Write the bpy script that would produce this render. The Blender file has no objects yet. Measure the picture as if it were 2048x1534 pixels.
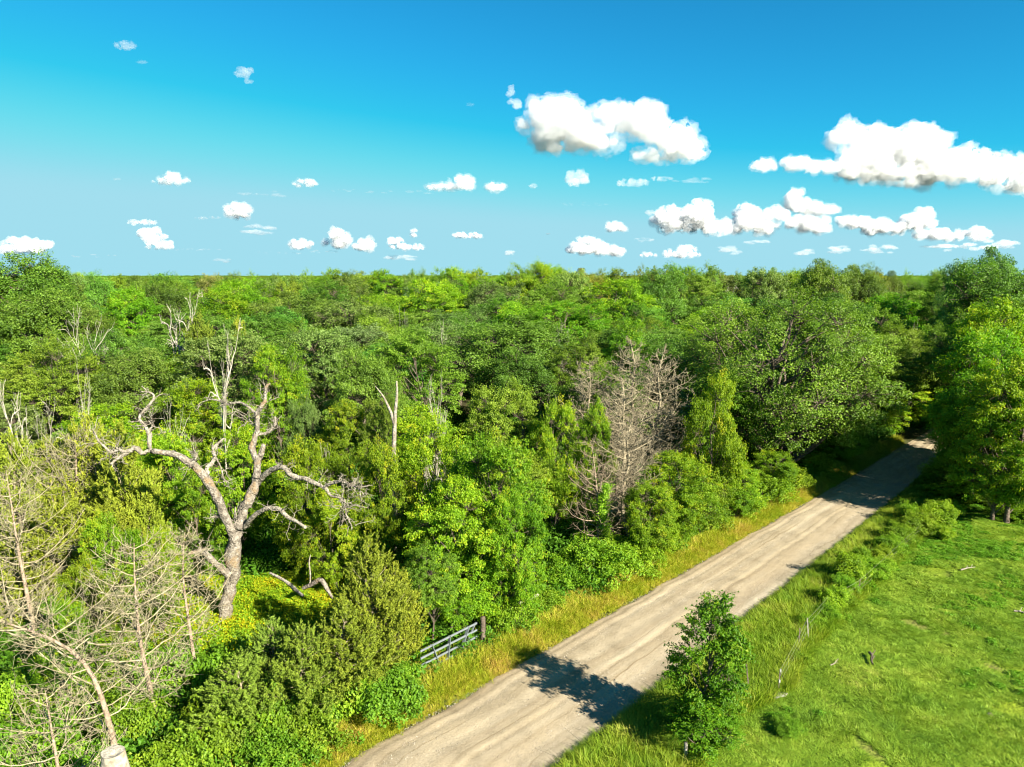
import bpy, math, random
import numpy as np
from mathutils import Vector, noise as mnoise

SC = bpy.context.scene
COL = SC.collection
D2R = math.radians
F = 1420.0                      # focal length in photograph pixels (2048 wide)
CAM_H = 17.0
PITCH = D2R(8.7)

# ------------------------------------------------------------------ camera
cam = bpy.data.cameras.new('camera')
cam.sensor_width = 36.0
cam.lens = F / 2048 * 36.0
cam.clip_start = 0.5
cam.clip_end = 90000
co = bpy.data.objects.new('camera', cam)
COL.objects.link(co)
co.location = (0, 0, CAM_H)
co.rotation_euler = (math.pi / 2 - PITCH, 0, 0)
SC.camera = co

# ------------------------------------------------------------------ sun and sky
SUN_EL = D2R(31.0)
SUN_AZ = math.atan2(0.72, -0.70)          # towards the sun, from +Y clockwise
sd = Vector((math.sin(SUN_AZ) * math.cos(SUN_EL), math.cos(SUN_AZ) * math.cos(SUN_EL), math.sin(SUN_EL)))
sl = bpy.data.lights.new('sun', 'SUN')
sl.energy = 5.0
sl.angle = D2R(0.5)
sl.color = (1.0, 0.94, 0.80)
so = bpy.data.objects.new('sun', sl)
COL.objects.link(so)
so.rotation_euler = (-sd).to_track_quat('-Z', 'Y').to_euler()
so.location = (0, 0, 60)

W = bpy.data.worlds.new('World')
SC.world = W
W.use_nodes = True
nt = W.node_tree
nt.nodes.clear()
wo = nt.nodes.new('ShaderNodeOutputWorld')
bg = nt.nodes.new('ShaderNodeBackground')
bg.inputs['Strength'].default_value = 0.0525
sky = nt.nodes.new('ShaderNodeTexSky')
sky.sky_type = 'NISHITA'
sky.sun_disc = False
sky.sun_elevation = SUN_EL
sky.sun_rotation = SUN_AZ
sky.air_density = 1.0
sky.dust_density = 0.0
sky.ozone_density = 3.0
# the photograph's saturated colour grade, the same over the whole sky
sep = nt.nodes.new('ShaderNodeSeparateColor')
comb = nt.nodes.new('ShaderNodeCombineColor')
nt.links.new(sky.outputs[0], sep.inputs[0])


def wmath(op, a, b, c=None):
    x = nt.nodes.new('ShaderNodeMath')
    x.operation = op
    for i, v in enumerate((a, b, c)):
        if v is None: continue
        if isinstance(v, (int, float)): x.inputs[i].default_value = v
        else: nt.links.new(v, x.inputs[i])
    return x.outputs[0]


rch = wmath('MAXIMUM', wmath('MULTIPLY', sep.outputs[0], .07), wmath('MULTIPLY_ADD', sep.outputs[0], .68, -1.56))
gch = wmath('MAXIMUM', wmath('MULTIPLY_ADD', sep.outputs[1], .76, -.25), .05)
bch = wmath('MULTIPLY_ADD', sep.outputs[2], .75, wmath('MULTIPLY', sep.outputs[0], .20))
rch = wmath('SMOOTH_MIN', rch, 1.85, .6)
gch = wmath('SMOOTH_MIN', gch, 3.75, 1.0)
bch = wmath('SMOOTH_MIN', bch, 4.40, 1.0)
for i, v in enumerate((rch, gch, bch)):
    nt.links.new(v, comb.inputs[i])
nt.links.new(comb.outputs[0], bg.inputs['Color'])
nt.links.new(bg.outputs[0], wo.inputs[0])

SC.view_settings.view_transform = 'Standard'
SC.view_settings.look = 'None'
SC.view_settings.exposure = 1.9
SC.view_settings.gamma = 1.0
SC.view_settings.use_curve_mapping = False
SC.render.engine = 'CYCLES'
SC.cycles.max_bounces = 7
SC.cycles.diffuse_bounces = 4
SC.cycles.glossy_bounces = 2
SC.cycles.transmission_bounces = 4
SC.cycles.transparent_max_bounces = 48
SC.cycles.use_denoising = True
SC.cycles.denoising_input_passes = 'RGB'
SC.cycles.filter_width = 1.1
SC.cycles.volume_bounces = 14
SC.cycles.sample_clamp_indirect = 4.0

# ------------------------------------------------------------------ projection helpers
CP, SP = math.cos(PITCH), math.sin(PITCH)


def ray(px, py):
    u = (px - 1024) / F
    v = (py - 767) / F
    return Vector((u, CP - v * SP, -(SP + v * CP)))


def gp(px, py, z=0.0):
    r = ray(px, py)
    t = (CAM_H - z) / -r.z
    return Vector((r.x * t, r.y * t, z))


def at_dist(px, py, y):
    """the point seen at a pixel, on the vertical plane y metres ahead"""
    r = ray(px, py)
    t = y / r.y
    return Vector((r.x * t, y, CAM_H + r.z * t))


def xz(px, py, y):
    return at_dist(px, py, y)


# ------------------------------------------------------------------ object helpers
def tag(o, label=None, cat=None, group=None, kind=None):
    if label: o['label'] = label
    if cat: o['category'] = cat
    if group: o['group'] = group
    if kind: o['kind'] = kind
    return o


def empty(name, loc=(0, 0, 0), rz=0.0):
    o = bpy.data.objects.new(name, None)
    o.empty_display_size = 0.2
    COL.objects.link(o)
    o.location = loc
    o.rotation_euler = (0, 0, rz)
    return o


def link(name, me, parent=None):
    o = bpy.data.objects.new(name, me)
    COL.objects.link(o)
    if parent is not None:
        o.parent = parent
    return o


def mesh_np(name, V, Fc, mat=None, tone=None, smooth=False):
    """V (n,3), Fc (m,k) all faces with k corners; tone (m,) a face attribute"""
    me = bpy.data.meshes.new(name)
    V = np.ascontiguousarray(V, dtype=np.float32)
    Fc = np.ascontiguousarray(Fc, dtype=np.int32)
    m, k = Fc.shape
    me.vertices.add(len(V))
    me.vertices.foreach_set('co', V.ravel())
    me.loops.add(m * k)
    me.loops.foreach_set('vertex_index', Fc.ravel())
    me.polygons.add(m)
    me.polygons.foreach_set('loop_start', np.arange(0, m * k, k, dtype=np.int32))
    me.polygons.foreach_set('loop_total', np.full(m, k, dtype=np.int32))
    me.polygons.foreach_set('use_smooth', np.full(m, bool(smooth)))
    if tone is not None:
        a = me.attributes.new('tone', 'FLOAT', 'FACE')
        a.data.foreach_set('value', np.ascontiguousarray(tone, dtype=np.float32))
    me.update(calc_edges=True)
    if mat:
        me.materials.append(mat)
    return me


class Geo:
    """collects quad geometry"""
    def __init__(s):
        s.V, s.F, s.T, s.n = [], [], [], 0

    def add(s, V, Fc, tone=None):
        V = np.asarray(V, dtype=np.float64).reshape(-1, 3)
        Fc = np.asarray(Fc)
        s.V.append(V)
        s.F.append(Fc + s.n)
        s.T.append(np.full(len(Fc), 0.5) if tone is None else np.asarray(tone))
        s.n += len(V)

    def mesh(s, name, mat, smooth=False):
        return mesh_np(name, np.concatenate(s.V), np.concatenate(s.F), mat, np.concatenate(s.T), smooth)


def norm(a):
    return a / np.maximum(np.linalg.norm(a, axis=-1, keepdims=True), 1e-9)


def tubes(g, P, R, sides=5, tone=None, cap=False):
    """P (m,k,3) polylines, R (m,k) radii"""
    P = np.asarray(P, dtype=np.float64)
    R = np.asarray(R, dtype=np.float64)
    if P.ndim == 2:
        P, R = P[None], R[None]
    m, k, _ = P.shape
    T = np.gradient(P, axis=1) if k > 2 else np.repeat(P[:, 1:] - P[:, :1], 2, axis=1)
    T = norm(T)
    ref = np.where(np.abs(T[..., 2:3]) > 0.9, np.array([1.0, 0, 0]), np.array([0, 0, 1.0]))
    ref = np.repeat(ref[:, :1], k, axis=1)
    A = norm(np.cross(T, ref))
    B = np.cross(T, A)
    ang = np.arange(sides) / sides * 2 * math.pi
    ring = A[:, :, None, :] * np.cos(ang)[None, None, :, None] + B[:, :, None, :] * np.sin(ang)[None, None, :, None]
    rr = R[:, :, None, None] if R.ndim == 2 else R[..., None]
    V = P[:, :, None, :] + ring * rr
    i = np.arange(m)[:, None, None] * (k * sides)
    j = np.arange(k - 1)[None, :, None] * sides
    s = np.arange(sides)[None, None, :]
    s2 = (s + 1) % sides
    Fc = np.stack([i + j + s, i + j + s2, i + j + sides + s2, i + j + sides + s], axis=-1).reshape(-1, 4)
    tn = None
    if tone is not None:
        tn = np.repeat(tone, (k - 1) * sides)
    g.add(V, Fc, tn)


def leaves(g, C, Nrm, L, Wd, rng, tone, along=None, fold=0.18):
    """diamond leaves at C (n,3) with normals Nrm; along: preferred long axis"""
    n = len(C)
    Nrm = norm(Nrm)
    a = rng.normal(size=(n, 3)) if along is None else along + rng.normal(size=(n, 3)) * 0.45
    a = norm(a - Nrm * np.sum(a * Nrm, axis=1, keepdims=True))
    b = np.cross(Nrm, a)
    L = np.broadcast_to(np.asarray(L), (n,))[:, None]
    Wd = np.broadcast_to(np.asarray(Wd), (n,))[:, None]
    up = Nrm * Wd * fold
    V = np.stack([C - a * L * .5, C + b * Wd * .5 + up, C + a * L * .5, C - b * Wd * .5 + up], axis=1)
    Fc = np.arange(n * 4).reshape(n, 4)
    g.add(V.reshape(-1, 3), Fc, tone)


def fbm_path(P, amp, rng, freq=1.0):
    """wiggle a polyline with smooth random offsets, its ends kept"""
    P = np.array(P, dtype=float)
    k = len(P)
    t = np.linspace(0, 1, k)
    off = np.zeros_like(P)
    for o in range(3):
        for ax in range(3):
            off[:, ax] += np.sin(t * math.pi * 2 * freq * (1.7 ** o) + rng.uniform(0, 6.28)) * amp / (1.6 ** o)
    off -= off[0]
    return P + off * np.minimum(1, t * 4)[:, None]


def resample(P, R, n, smooth=2):
    """Catmull-like smooth resample of a polyline with radii"""
    P = np.array([tuple(p) for p in P], dtype=float)
    R = np.array(R, dtype=float)
    d = np.r_[0, np.cumsum(np.linalg.norm(np.diff(P, axis=0), axis=1))]
    q = np.linspace(0, d[-1], n)
    out = np.stack([np.interp(q, d, P[:, i]) for i in range(3)], axis=1)
    for _ in range(smooth):
        out[1:-1] = out[1:-1] * .5 + (out[:-2] + out[2:]) * .25
    return out, np.interp(q, d, R)


# ------------------------------------------------------------------ materials
def nodes(mat):
    mat.use_nodes = True
    t = mat.node_tree
    t.nodes.clear()
    return t, t.nodes, t.links


def mk(n, kind, **kw):
    x = n.new(kind)
    for a, v in kw.items():
        setattr(x, a, v)
    return x


def ramp(n, stops):
    r = n.new('ShaderNodeValToRGB')
    e = r.color_ramp.elements
    while len(e) < len(stops):
        e.new(0.5)
    for el, (p, c) in zip(e, stops):
        el.position = p
        el.color = (*c, 1)
    return r


def leaf_material(name, stops, trans=0.35, rough=0.55, spec=0.25, hue=0.03, val=0.35, tcol=(1.25, 1.35, 0.5)):
    m = bpy.data.materials.new(name)
    t, n, l = nodes(m)
    out = n.new('ShaderNodeOutputMaterial')
    at = mk(n, 'ShaderNodeAttribute', attribute_name='tone')
    r = ramp(n, stops)
    l.new(at.outputs['Fac'], r.inputs[0])
    oi = n.new('ShaderNodeObjectInfo')
    hs = n.new('ShaderNodeHueSaturation')
    mr = mk(n, 'ShaderNodeMapRange')
    mr.inputs['To Min'].default_value = 0.5 - hue
    mr.inputs['To Max'].default_value = 0.505
    l.new(oi.outputs['Random'], mr.inputs['Value'])
    l.new(mr.outputs[0], hs.inputs['Hue'])
    mv = mk(n, 'ShaderNodeMapRange')
    mul = mk(n, 'ShaderNodeMath', operation='MULTIPLY')
    mul.inputs[1].default_value = 7.31
    fr = mk(n, 'ShaderNodeMath', operation='FRACT')
    l.new(oi.outputs['Random'], mul.inputs[0])
    l.new(mul.outputs[0], fr.inputs[0])
    l.new(fr.outputs[0], mv.inputs['Value'])
    mv.inputs['To Min'].default_value = 1 - val * .5
    mv.inputs['To Max'].default_value = 1 + val * .5
    l.new(mv.outputs[0], hs.inputs['Value'])
    l.new(r.outputs[0], hs.inputs['Color'])
    mc = mk(n, 'ShaderNodeMix', data_type='RGBA', blend_type='MULTIPLY')
    mc.inputs[0].default_value = 1
    l.new(hs.outputs[0], mc.inputs[6])
    l.new(oi.outputs['Color'], mc.inputs[7])
    p = n.new('ShaderNodeBsdfPrincipled')
    p.inputs['Roughness'].default_value = rough
    p.inputs['Specular IOR Level'].default_value = spec
    l.new(mc.outputs[2], p.inputs['Base Color'])
    tc = mk(n, 'ShaderNodeMix', data_type='RGBA', blend_type='MULTIPLY')
    tc.inputs[0].default_value = 1
    tc.inputs[7].default_value = (*tcol, 1)
    l.new(mc.outputs[2], tc.inputs[6])
    tr = n.new('ShaderNodeBsdfTranslucent')
    l.new(tc.outputs[2], tr.inputs['Color'])
    mx = n.new('ShaderNodeMixShader')
    mx.inputs[0].default_value = trans
    l.new(p.outputs[0], mx.inputs[1])
    l.new(tr.outputs[0], mx.inputs[2])
    l.new(mx.outputs[0], out.inputs[0])
    return m


def bark_material(name, c1, c2, c3, scale=6.0, bump=0.6, patches=None):
    m = bpy.data.materials.new(name)
    t, n, l = nodes(m)
    out = n.new('ShaderNodeOutputMaterial')
    tc = n.new('ShaderNodeTexCoord')
    ns = mk(n, 'ShaderNodeTexNoise')
    ns.inputs['Scale'].default_value = scale
    ns.inputs['Detail'].default_value = 8
    ns.inputs['Roughness'].default_value = 0.7
    l.new(tc.outputs['Object'], ns.inputs['Vector'])
    r = ramp(n, [(0.30, c1), (0.5, c2), (0.72, c3)])
    l.new(ns.outputs['Fac'], r.inputs[0])
    colour = r.outputs[0]
    if patches:
        n2 = mk(n, 'ShaderNodeTexNoise')
        n2.inputs['Scale'].default_value = 1.7
        n2.inputs['Detail'].default_value = 5
        l.new(tc.outputs['Object'], n2.inputs['Vector'])
        r2 = ramp(n, [(0.54, (0, 0, 0)), (0.66, (1, 1, 1))])
        l.new(n2.outputs['Fac'], r2.inputs[0])
        mx = mk(n, 'ShaderNodeMix', data_type='RGBA')
        l.new(r2.outputs[0], mx.inputs[0])
        l.new(r.outputs[0], mx.inputs[6])
        mx.inputs[7].default_value = (*patches, 1)
        colour = mx.outputs[2]
    p = n.new('ShaderNodeBsdfPrincipled')
    p.inputs['Roughness'].default_value = 0.9
    p.inputs['Specular IOR Level'].default_value = 0.1
    l.new(colour, p.inputs['Base Color'])
    b = n.new('ShaderNodeBump')
    b.inputs['Strength'].default_value = bump
    b.inputs['Distance'].default_value = 0.05
    vo = mk(n, 'ShaderNodeTexVoronoi')
    vo.inputs['Scale'].default_value = scale * 2.2
    l.new(tc.outputs['Object'], vo.inputs['Vector'])
    ad = mk(n, 'ShaderNodeMath', operation='ADD')
    l.new(vo.outputs['Distance'], ad.inputs[0])
    l.new(ns.outputs['Fac'], ad.inputs[1])
    l.new(ad.outputs[0], b.inputs['Height'])
    l.new(b.outputs[0], p.inputs['Normal'])
    l.new(p.outputs[0], out.inputs[0])
    return m


def plain(name, c, rough=0.7, spec=0.3, metal=0.0, var=0.25, scale=8):
    m = bpy.data.materials.new(name)
    t, n, l = nodes(m)
    out = n.new('ShaderNodeOutputMaterial')
    tc = n.new('ShaderNodeTexCoord')
    ns = mk(n, 'ShaderNodeTexNoise')
    ns.inputs['Scale'].default_value = scale
    ns.inputs['Detail'].default_value = 6
    l.new(tc.outputs['Object'], ns.inputs['Vector'])
    lo = tuple(x * (1 - var) for x in c)
    hi = tuple(min(1, x * (1 + var)) for x in c)
    r = ramp(n, [(0.35, lo), (0.65, hi)])
    l.new(ns.outputs['Fac'], r.inputs[0])
    p = n.new('ShaderNodeBsdfPrincipled')
    p.inputs['Roughness'].default_value = rough
    p.inputs['Specular IOR Level'].default_value = spec
    p.inputs['Metallic'].default_value = metal
    l.new(r.outputs[0], p.inputs['Base Color'])
    l.new(p.outputs[0], out.inputs[0])
    return m


M = {}
M['oak'] = leaf_material('oak_leaves', [(0, (0.040, 0.099, 0.0073)), (.5, (0.096, 0.202, 0.0131)), (1, (0.173, 0.302, 0.0320))], trans=.36, spec=.35)
M['bright'] = leaf_material('bright_leaves', [(0, (0.056, 0.151, 0.0042)), (.5, (0.141, 0.292, 0.0070)), (.88, (0.227, 0.367, 0.0112)), (1, (0.358, 0.400, 0.0140))], trans=.44)
M['elm'] = leaf_material('elm_leaves', [(0, (0.058, 0.127, 0.0084)), (.5, (0.130, 0.238, 0.0140)), (1, (0.213, 0.324, 0.0351))], trans=.42)
M['sage'] = leaf_material('sage_leaves', [(0, (0.061, 0.113, 0.0168)), (.5, (0.127, 0.205, 0.0351)), (1, (0.214, 0.297, 0.0772))], trans=.36)
M['juniper'] = leaf_material('juniper_sprays', [(0, (0.086, 0.121, 0.0082)), (.5, (0.176, 0.226, 0.0137)), (1, (0.290, 0.336, 0.0273))], trans=.25, rough=.7, hue=.015)
M['shrub'] = leaf_material('shrub_leaves', [(0, (0.066, 0.163, 0.0055)), (.5, (0.141, 0.278, 0.0082)), (1, (0.254, 0.378, 0.0191))], trans=.40)
M['vine'] = leaf_material('vine_leaves', [(0, (0.080, 0.184, 0.0080)), (.5, (0.141, 0.296, 0.0133)), (1, (0.263, 0.408, 0.0265))], trans=.42)
M['grass'] = leaf_material('tall_grass', [(0, (.10, .16, .012)), (.5, (.17, .24, .020)), (1, (.27, .30, .045))], trans=.35, hue=.02)
M['bark'] = bark_material('live_bark', (.045, .035, .026), (.10, .078, .058), (.19, .155, .12))
M['snag'] = bark_material('snag_bark', (.040, .033, .026), (.175, .150, .118), (.40, .365, .30), scale=6.5, bump=1.0, patches=(.21, .15, .085))
M['snag_white'] = bark_material('bleached_wood', (.08, .068, .05), (.22, .192, .148), (.38, .345, .285), scale=5, bump=.8)
M['dead_tan'] = bark_material('dead_twigs', (.145, .120, .070), (.265, .226, .140), (.38, .335, .225), scale=3, bump=.3)
M['dead_grey'] = bark_material('dead_grey_twigs', (.125, .102, .065), (.23, .192, .125), (.33, .285, .195), scale=3, bump=.3)
M['dead_red'] = bark_material('dead_red_bark', (.11, .075, .05), (.25, .185, .13), (.38, .315, .235), scale=5, bump=.5)
M['dead_white'] = bark_material('dead_white_bark', (.20, .175, .13), (.33, .30, .235), (.45, .415, .34), scale=4, bump=.3)


# ------------------------------------------------------------------ plant builders (meshes at the origin, trunk base at z=0)
def ball(n, rng):
    d = norm(rng.normal(size=(n, 3)))
    return d * (rng.uniform(0, 1, size=(n, 1)) ** (1 / 3))


def make_broadleaf(name, seed, H, R, base, mat, bark='bark', lobes=20, clumps=22, per=55, leaf=.14, clump=.55,
                   flat=.6, spray=0.0, trunk_r=.22, shape=0.0, skirt=-.55, lobe_r=(.30, .46), gaps=0.0, limb_r=1.0):
    rng = np.random.default_rng(seed)
    wood, crown = Geo(), Geo()
    zc = base + (H - base) * .5
    ax = np.array([R, R, (H - base) * .5])
    # lobe centres
    k = np.arange(lobes * 2)
    ph = k * 2.399963 + rng.uniform(0, 6)
    zz = 1 - 2 * (k + .5) / (lobes * 2)
    d = np.stack([np.cos(ph) * np.sqrt(1 - zz ** 2), np.sin(ph) * np.sqrt(1 - zz ** 2), zz], axis=1)
    d = d[d[:, 2] > skirt]
    rng.shuffle(d)
    d = norm(d[:lobes] + rng.normal(size=(min(lobes, len(d)), 3)) * .22)
    fr = rng.uniform(.50, .74, size=(len(d), 1))
    LC = d * fr * ax
    # shape > 0 narrows the top (cone), < 0 widens it (vase)
    tz = (LC[:, 2] / ax[2])
    LC[:, :2] *= (1 - shape * np.clip(tz, -1, 1))[:, None]
    LC[:, 2] += zc
    LR = R * rng.uniform(*lobe_r, size=len(d))
    # trunk
    tk = 12
    tt = np.linspace(0, 1, tk)
    tp = np.stack([np.zeros(tk), np.zeros(tk), tt * H * .82], axis=1)
    tp = fbm_path(tp, R * .05, rng)
    tubes(wood, tp, trunk_r * (1 - tt * .85) * (1 + .5 * np.exp(-tt * 18)), 8)
    limb_ends = []
    P, RR = [], []
    for c in LC:
        s = np.clip((c[2] - np.hypot(c[0], c[1]) * .9 - rng.uniform(0, .5)) / (H * .82), base / H * .6, .93)
        a = np.array([np.interp(s, tt, tp[:, i]) for i in range(3)])
        mid = (a + c) / 2 + np.array([0, 0, -.12 * np.hypot(c[0], c[1])]) + rng.normal(size=3) * R * .05
        u = np.linspace(0, 1, 7)[:, None]
        q = (1 - u) ** 2 * a + 2 * u * (1 - u) * mid + u ** 2 * c
        P.append(q)
        r0 = trunk_r * .42 * limb_r * (1 - s * .5)
        RR.append(np.linspace(r0, r0 * .25, 7))
    tubes(wood, np.array(P), np.array(RR), 5)
    # clumps
    CC, CT, OUT, BR = [], [], [], []
    for c, lr in zip(LC, LR):
        m = clumps if gaps == 0 else max(4, int(clumps * rng.uniform(1 - gaps, 1)))
        o = norm(c - np.array([0, 0, zc]))
        dd = norm(norm(rng.normal(size=(m, 3))) + o * .55 + np.array([0, 0, .35]))
        pos = c + dd * lr * rng.uniform(.55, 1.12, size=(m, 1)) * np.array([1, 1, .82])
        CC.append(pos)
        OUT.append(norm(dd + o * .6))
        t0 = rng.uniform(.25, .75)
        CT.append(np.clip(t0 + rng.normal(size=m) * .13, 0, 1))
        mid = (c + pos) / 2 + rng.normal(size=(m, 3)) * lr * .08
        BR.append(np.stack([np.repeat(c[None], m, 0), mid, pos], axis=1))
    CC, CT, OUT, BR = np.concatenate(CC), np.concatenate(CT), np.concatenate(OUT), np.concatenate(BR)
    br = trunk_r * .09
    tubes(wood, BR, np.tile([br, br * .7, br * .35], (len(BR), 1)), 3)
    n = len(CC)
    cr = clump * rng.uniform(.6, 1.35, size=n)
    base_i = np.repeat(np.arange(n), per)
    off = ball(n * per, rng)
    off *= cr[base_i][:, None]
    off[:, 2] *= flat
    O = OUT[base_i]
    if spray > 0:
        along = norm(O * np.array([1, 1, .45]))
        off = off * (1 - spray * .45) + along * (rng.uniform(-1, 1.2, size=(n * per, 1)) * cr[base_i][:, None] * spray)
    C = CC[base_i] + off
    Nn = O * .45 + np.array([0, 0, .65]) + rng.normal(size=(n * per, 3)) * .62
    tone = np.clip(CT[base_i] + rng.normal(size=n * per) * .16, 0, 1)
    s = leaf * rng.uniform(.7, 1.3, size=n * per)
    leaves(crown, C, Nn, s, s * .62, rng, tone)
    return dict(H=H, W=2 * R, wood=wood.mesh(name + '_wood', M[bark], True), crown=crown.mesh(name + '_crown', M[mat]))


def make_juniper(name, seed, H, R, mat='juniper', plumes=1500, per=20, strip=.17, base=.3, belly=.35, thin=0.0, bark='dead_grey'):
    rng = np.random.default_rng(seed)
    wood, crown = Geo(), Geo()
    tt = np.linspace(0, 1, 10)
    tp = fbm_path(np.stack([0 * tt, 0 * tt, tt * H * .95], axis=1), R * .05, rng)
    tubes(wood, tp, H * .018 * (1 - tt * .9), 7)

    def env(t):      # crown radius at height fraction t
        return R * np.where(t < belly, .55 + .45 * t / belly, np.maximum(0.03, ((1 - t) / (1 - belly))) ** .85)
    nb = 90
    t = np.sort(rng.uniform(.04, .97, nb)) ** .9
    ph = np.arange(nb) * 2.4 + rng.uniform(0, .7, nb)
    er = env(t) * rng.uniform(.72, 1.18, nb)
    tip = np.stack([np.cos(ph) * er, np.sin(ph) * er, base + t * (H - base) + er * .35], axis=1)
    root = np.stack([np.interp(t, tt, tp[:, 0]), np.interp(t, tt, tp[:, 1]), t * (H - base) * .92 + base * .8], axis=1)
    u = np.linspace(0, 1, 6)[None, :, None]
    mid = root * .45 + tip * .55
    mid[:, 2] -= er * .22
    P = (1 - u) ** 2 * root[:, None] + 2 * u * (1 - u) * mid[:, None] + u ** 2 * tip[:, None]
    tubes(wood, P, np.linspace(.030, .008, 6)[None, :] * np.ones((nb, 1)), 4)
    # plumes along the outer part of the branches
    bi = rng.choice(nb, plumes, p=er / er.sum())
    q = rng.uniform(.35 + thin * .3, 1.05, plumes)
    qi = np.clip(q, 0, 1) * 5
    i0 = np.clip(qi.astype(int), 0, 4)
    f = (qi - i0)[:, None]
    A = P[bi, i0] * (1 - f) + P[bi, i0 + 1] * f
    dirv = norm(P[bi, 5] - P[bi, 3])
    side = norm(rng.normal(size=(plumes, 3)))
    A = A + side * rng.uniform(0, .34, size=(plumes, 1)) * (er[bi] ** .5)[:, None] * .8
    pd = norm(dirv * .7 + side * .55 + np.array([0, 0, .75]))
    pl = rng.uniform(.30, .62, plumes)
    idx = np.repeat(np.arange(plumes), per)
    s = rng.uniform(0, 1, len(idx))
    wd = norm(rng.normal(size=(len(idx), 3)))
    C = A[idx] + pd[idx] * (s * pl[idx])[:, None] + wd * ((1 - s * .75) * .11)[:, None]
    al = norm(pd[idx] + wd * .7)
    tn = np.clip(.35 + rng.normal(size=plumes)[idx] * .15 + s * .3 + rng.normal(size=len(idx)) * .1, 0, 1)
    nn = norm(rng.normal(size=(len(idx), 3)) + np.array([0, 0, .4]))
    leaves(crown, C, nn, strip * rng.uniform(.7, 1.3, len(idx)), strip * .34, rng, tn, along=al * 2)
    return dict(H=H, W=2 * R, wood=wood.mesh(name + '_wood', M[bark], True), crown=crown.mesh(name + '_crown', M[mat]))


def twig_system(g, P, R, rng, n2=16, l2=.38, n3=5, l3=.35, r2=.011, r3=.007, up=.35, droop=0.0, k2=5):
    """secondary and tertiary twigs along branches P (m,k,3)"""
    m, k, _ = P.shape
    blen = np.linalg.norm(P[:, -1] - P[:, 0], axis=1)
    bi = np.repeat(np.arange(m), n2)
    s = np.tile((np.arange(n2) + .5) / n2, m) * .85 + .12 + rng.uniform(-.03, .03, m * n2)
    qi = np.clip(s, 0, .999) * (k - 1)
    i0 = qi.astype(int)
    f = (qi - i0)[:, None]
    A = P[bi, i0] * (1 - f) + P[bi, np.minimum(i0 + 1, k - 1)] * f
    dv = norm(P[bi, np.minimum(i0 + 1, k - 1)] - P[bi, i0])
    sd_ = norm(np.cross(dv, rng.normal(size=dv.shape)))
    L = blen[bi] * l2 * (1.15 - s * .75) * rng.uniform(.5, 1.2, len(bi))
    d0 = norm(dv * .6 + sd_ * .9)
    u = np.linspace(0, 1, k2)[None, :, None]
    bend = np.array([0, 0, 1.0]) * (up - droop)
    jit = rng.normal(size=(len(bi), k2, 3)) * .05
    Q = A[:, None] + (d0[:, None] * u + bend * u ** 2 * .6 + jit * u) * L[:, None, None]
    tubes(g, Q, np.linspace(r2, r2 * .45, k2)[None] * np.ones((len(bi), 1)), 3)
    if n3:
        ci = np.repeat(np.arange(len(bi)), n3)
        s3 = rng.uniform(.25, 1, len(ci))
        qi = np.clip(s3, 0, .999) * (k2 - 1)
        i0 = qi.astype(int)
        f = (qi - i0)[:, None]
        A3 = Q[ci, i0] * (1 - f) + Q[ci, i0 + 1] * f
        dv = norm(Q[ci, i0 + 1] - Q[ci, i0])
        sd_ = norm(np.cross(dv, rng.normal(size=dv.shape)))
        d3 = norm(dv * .75 + sd_ * .8 + np.array([0, 0, up * .5 - droop]))
        L3 = L[ci] * l3 * rng.uniform(.5, 1.3, len(ci))
        u = np.linspace(0, 1, 3)[None, :, None]
        bd = norm(rng.normal(size=(len(ci), 3)))[:, None] * .18
        Q3 = A3[:, None] + (d3[:, None] * u + bd * u ** 2) * L3[:, None, None]
        tubes(g, Q3, np.array([r3, r3 * .8, r3 * .4])[None] * np.ones((len(ci), 1)), 3)


def make_dead_juniper(name, seed, H, R, mat='dead_tan', nb=60, n2=15, n3=5, tpath=None, start=.18, trunk_r=.13, bark=None, r2=.012, r3=.0085, upcurve=.45, l2=.38, l3=.35, cone=.8):
    rng = np.random.default_rng(seed)
    wood, tw = Geo(), Geo()
    tk = 14
    tt = np.linspace(0, 1, tk)
    if tpath is None:
        tp = fbm_path(np.stack([0 * tt, 0 * tt, tt * H], axis=1), R * .05, rng)
    else:
        tp, _ = resample(tpath, np.ones(len(tpath)), tk)
    tubes(wood, tp, trunk_r * (1 - tt * .88) * (1 + .3 * np.exp(-tt * 20)), 8)
    t = np.linspace(start, .98, nb) + rng.uniform(-.01, .01, nb)
    ph = np.arange(nb) * 2.4 + rng.uniform(0, 1.0, nb)
    tl = (t - start) / (1 - start)
    er = R * (1 - tl ** 1.8 * cone) * rng.uniform(.5, 1.1, nb) * np.minimum(1, .6 + tl * 2)
    root = np.stack([np.interp(t, tt, tp[:, i]) for i in range(3)], axis=1)
    dd = np.stack([np.cos(ph), np.sin(ph), np.full(nb, .18)], axis=1)
    k = 8
    u = np.linspace(0, 1, k)[None, :, None]
    P = root[:, None] + dd[:, None] * u * er[:, None, None] + np.array([0, 0, upcurve]) * (u ** 2.2) * er[:, None, None]
    P += np.cumsum(rng.normal(size=(nb, k, 3)) * .018, axis=1) * er[:, None, None] * (u > 0)
    r0 = trunk_r * .26 * np.sqrt(er / R)[:, None] + .006
    tubes(tw, P, r0 * np.linspace(1, .3, k)[None], 4)
    twig_system(tw, P, None, rng, n2=n2, n3=n3, r2=r2, r3=r3, l2=l2, l3=l3)
    return dict(H=H, W=2 * R, wood=wood.mesh(name + '_wood', M[bark or mat], True), crown=tw.mesh(name + '_twigs', M[mat], True))


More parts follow.
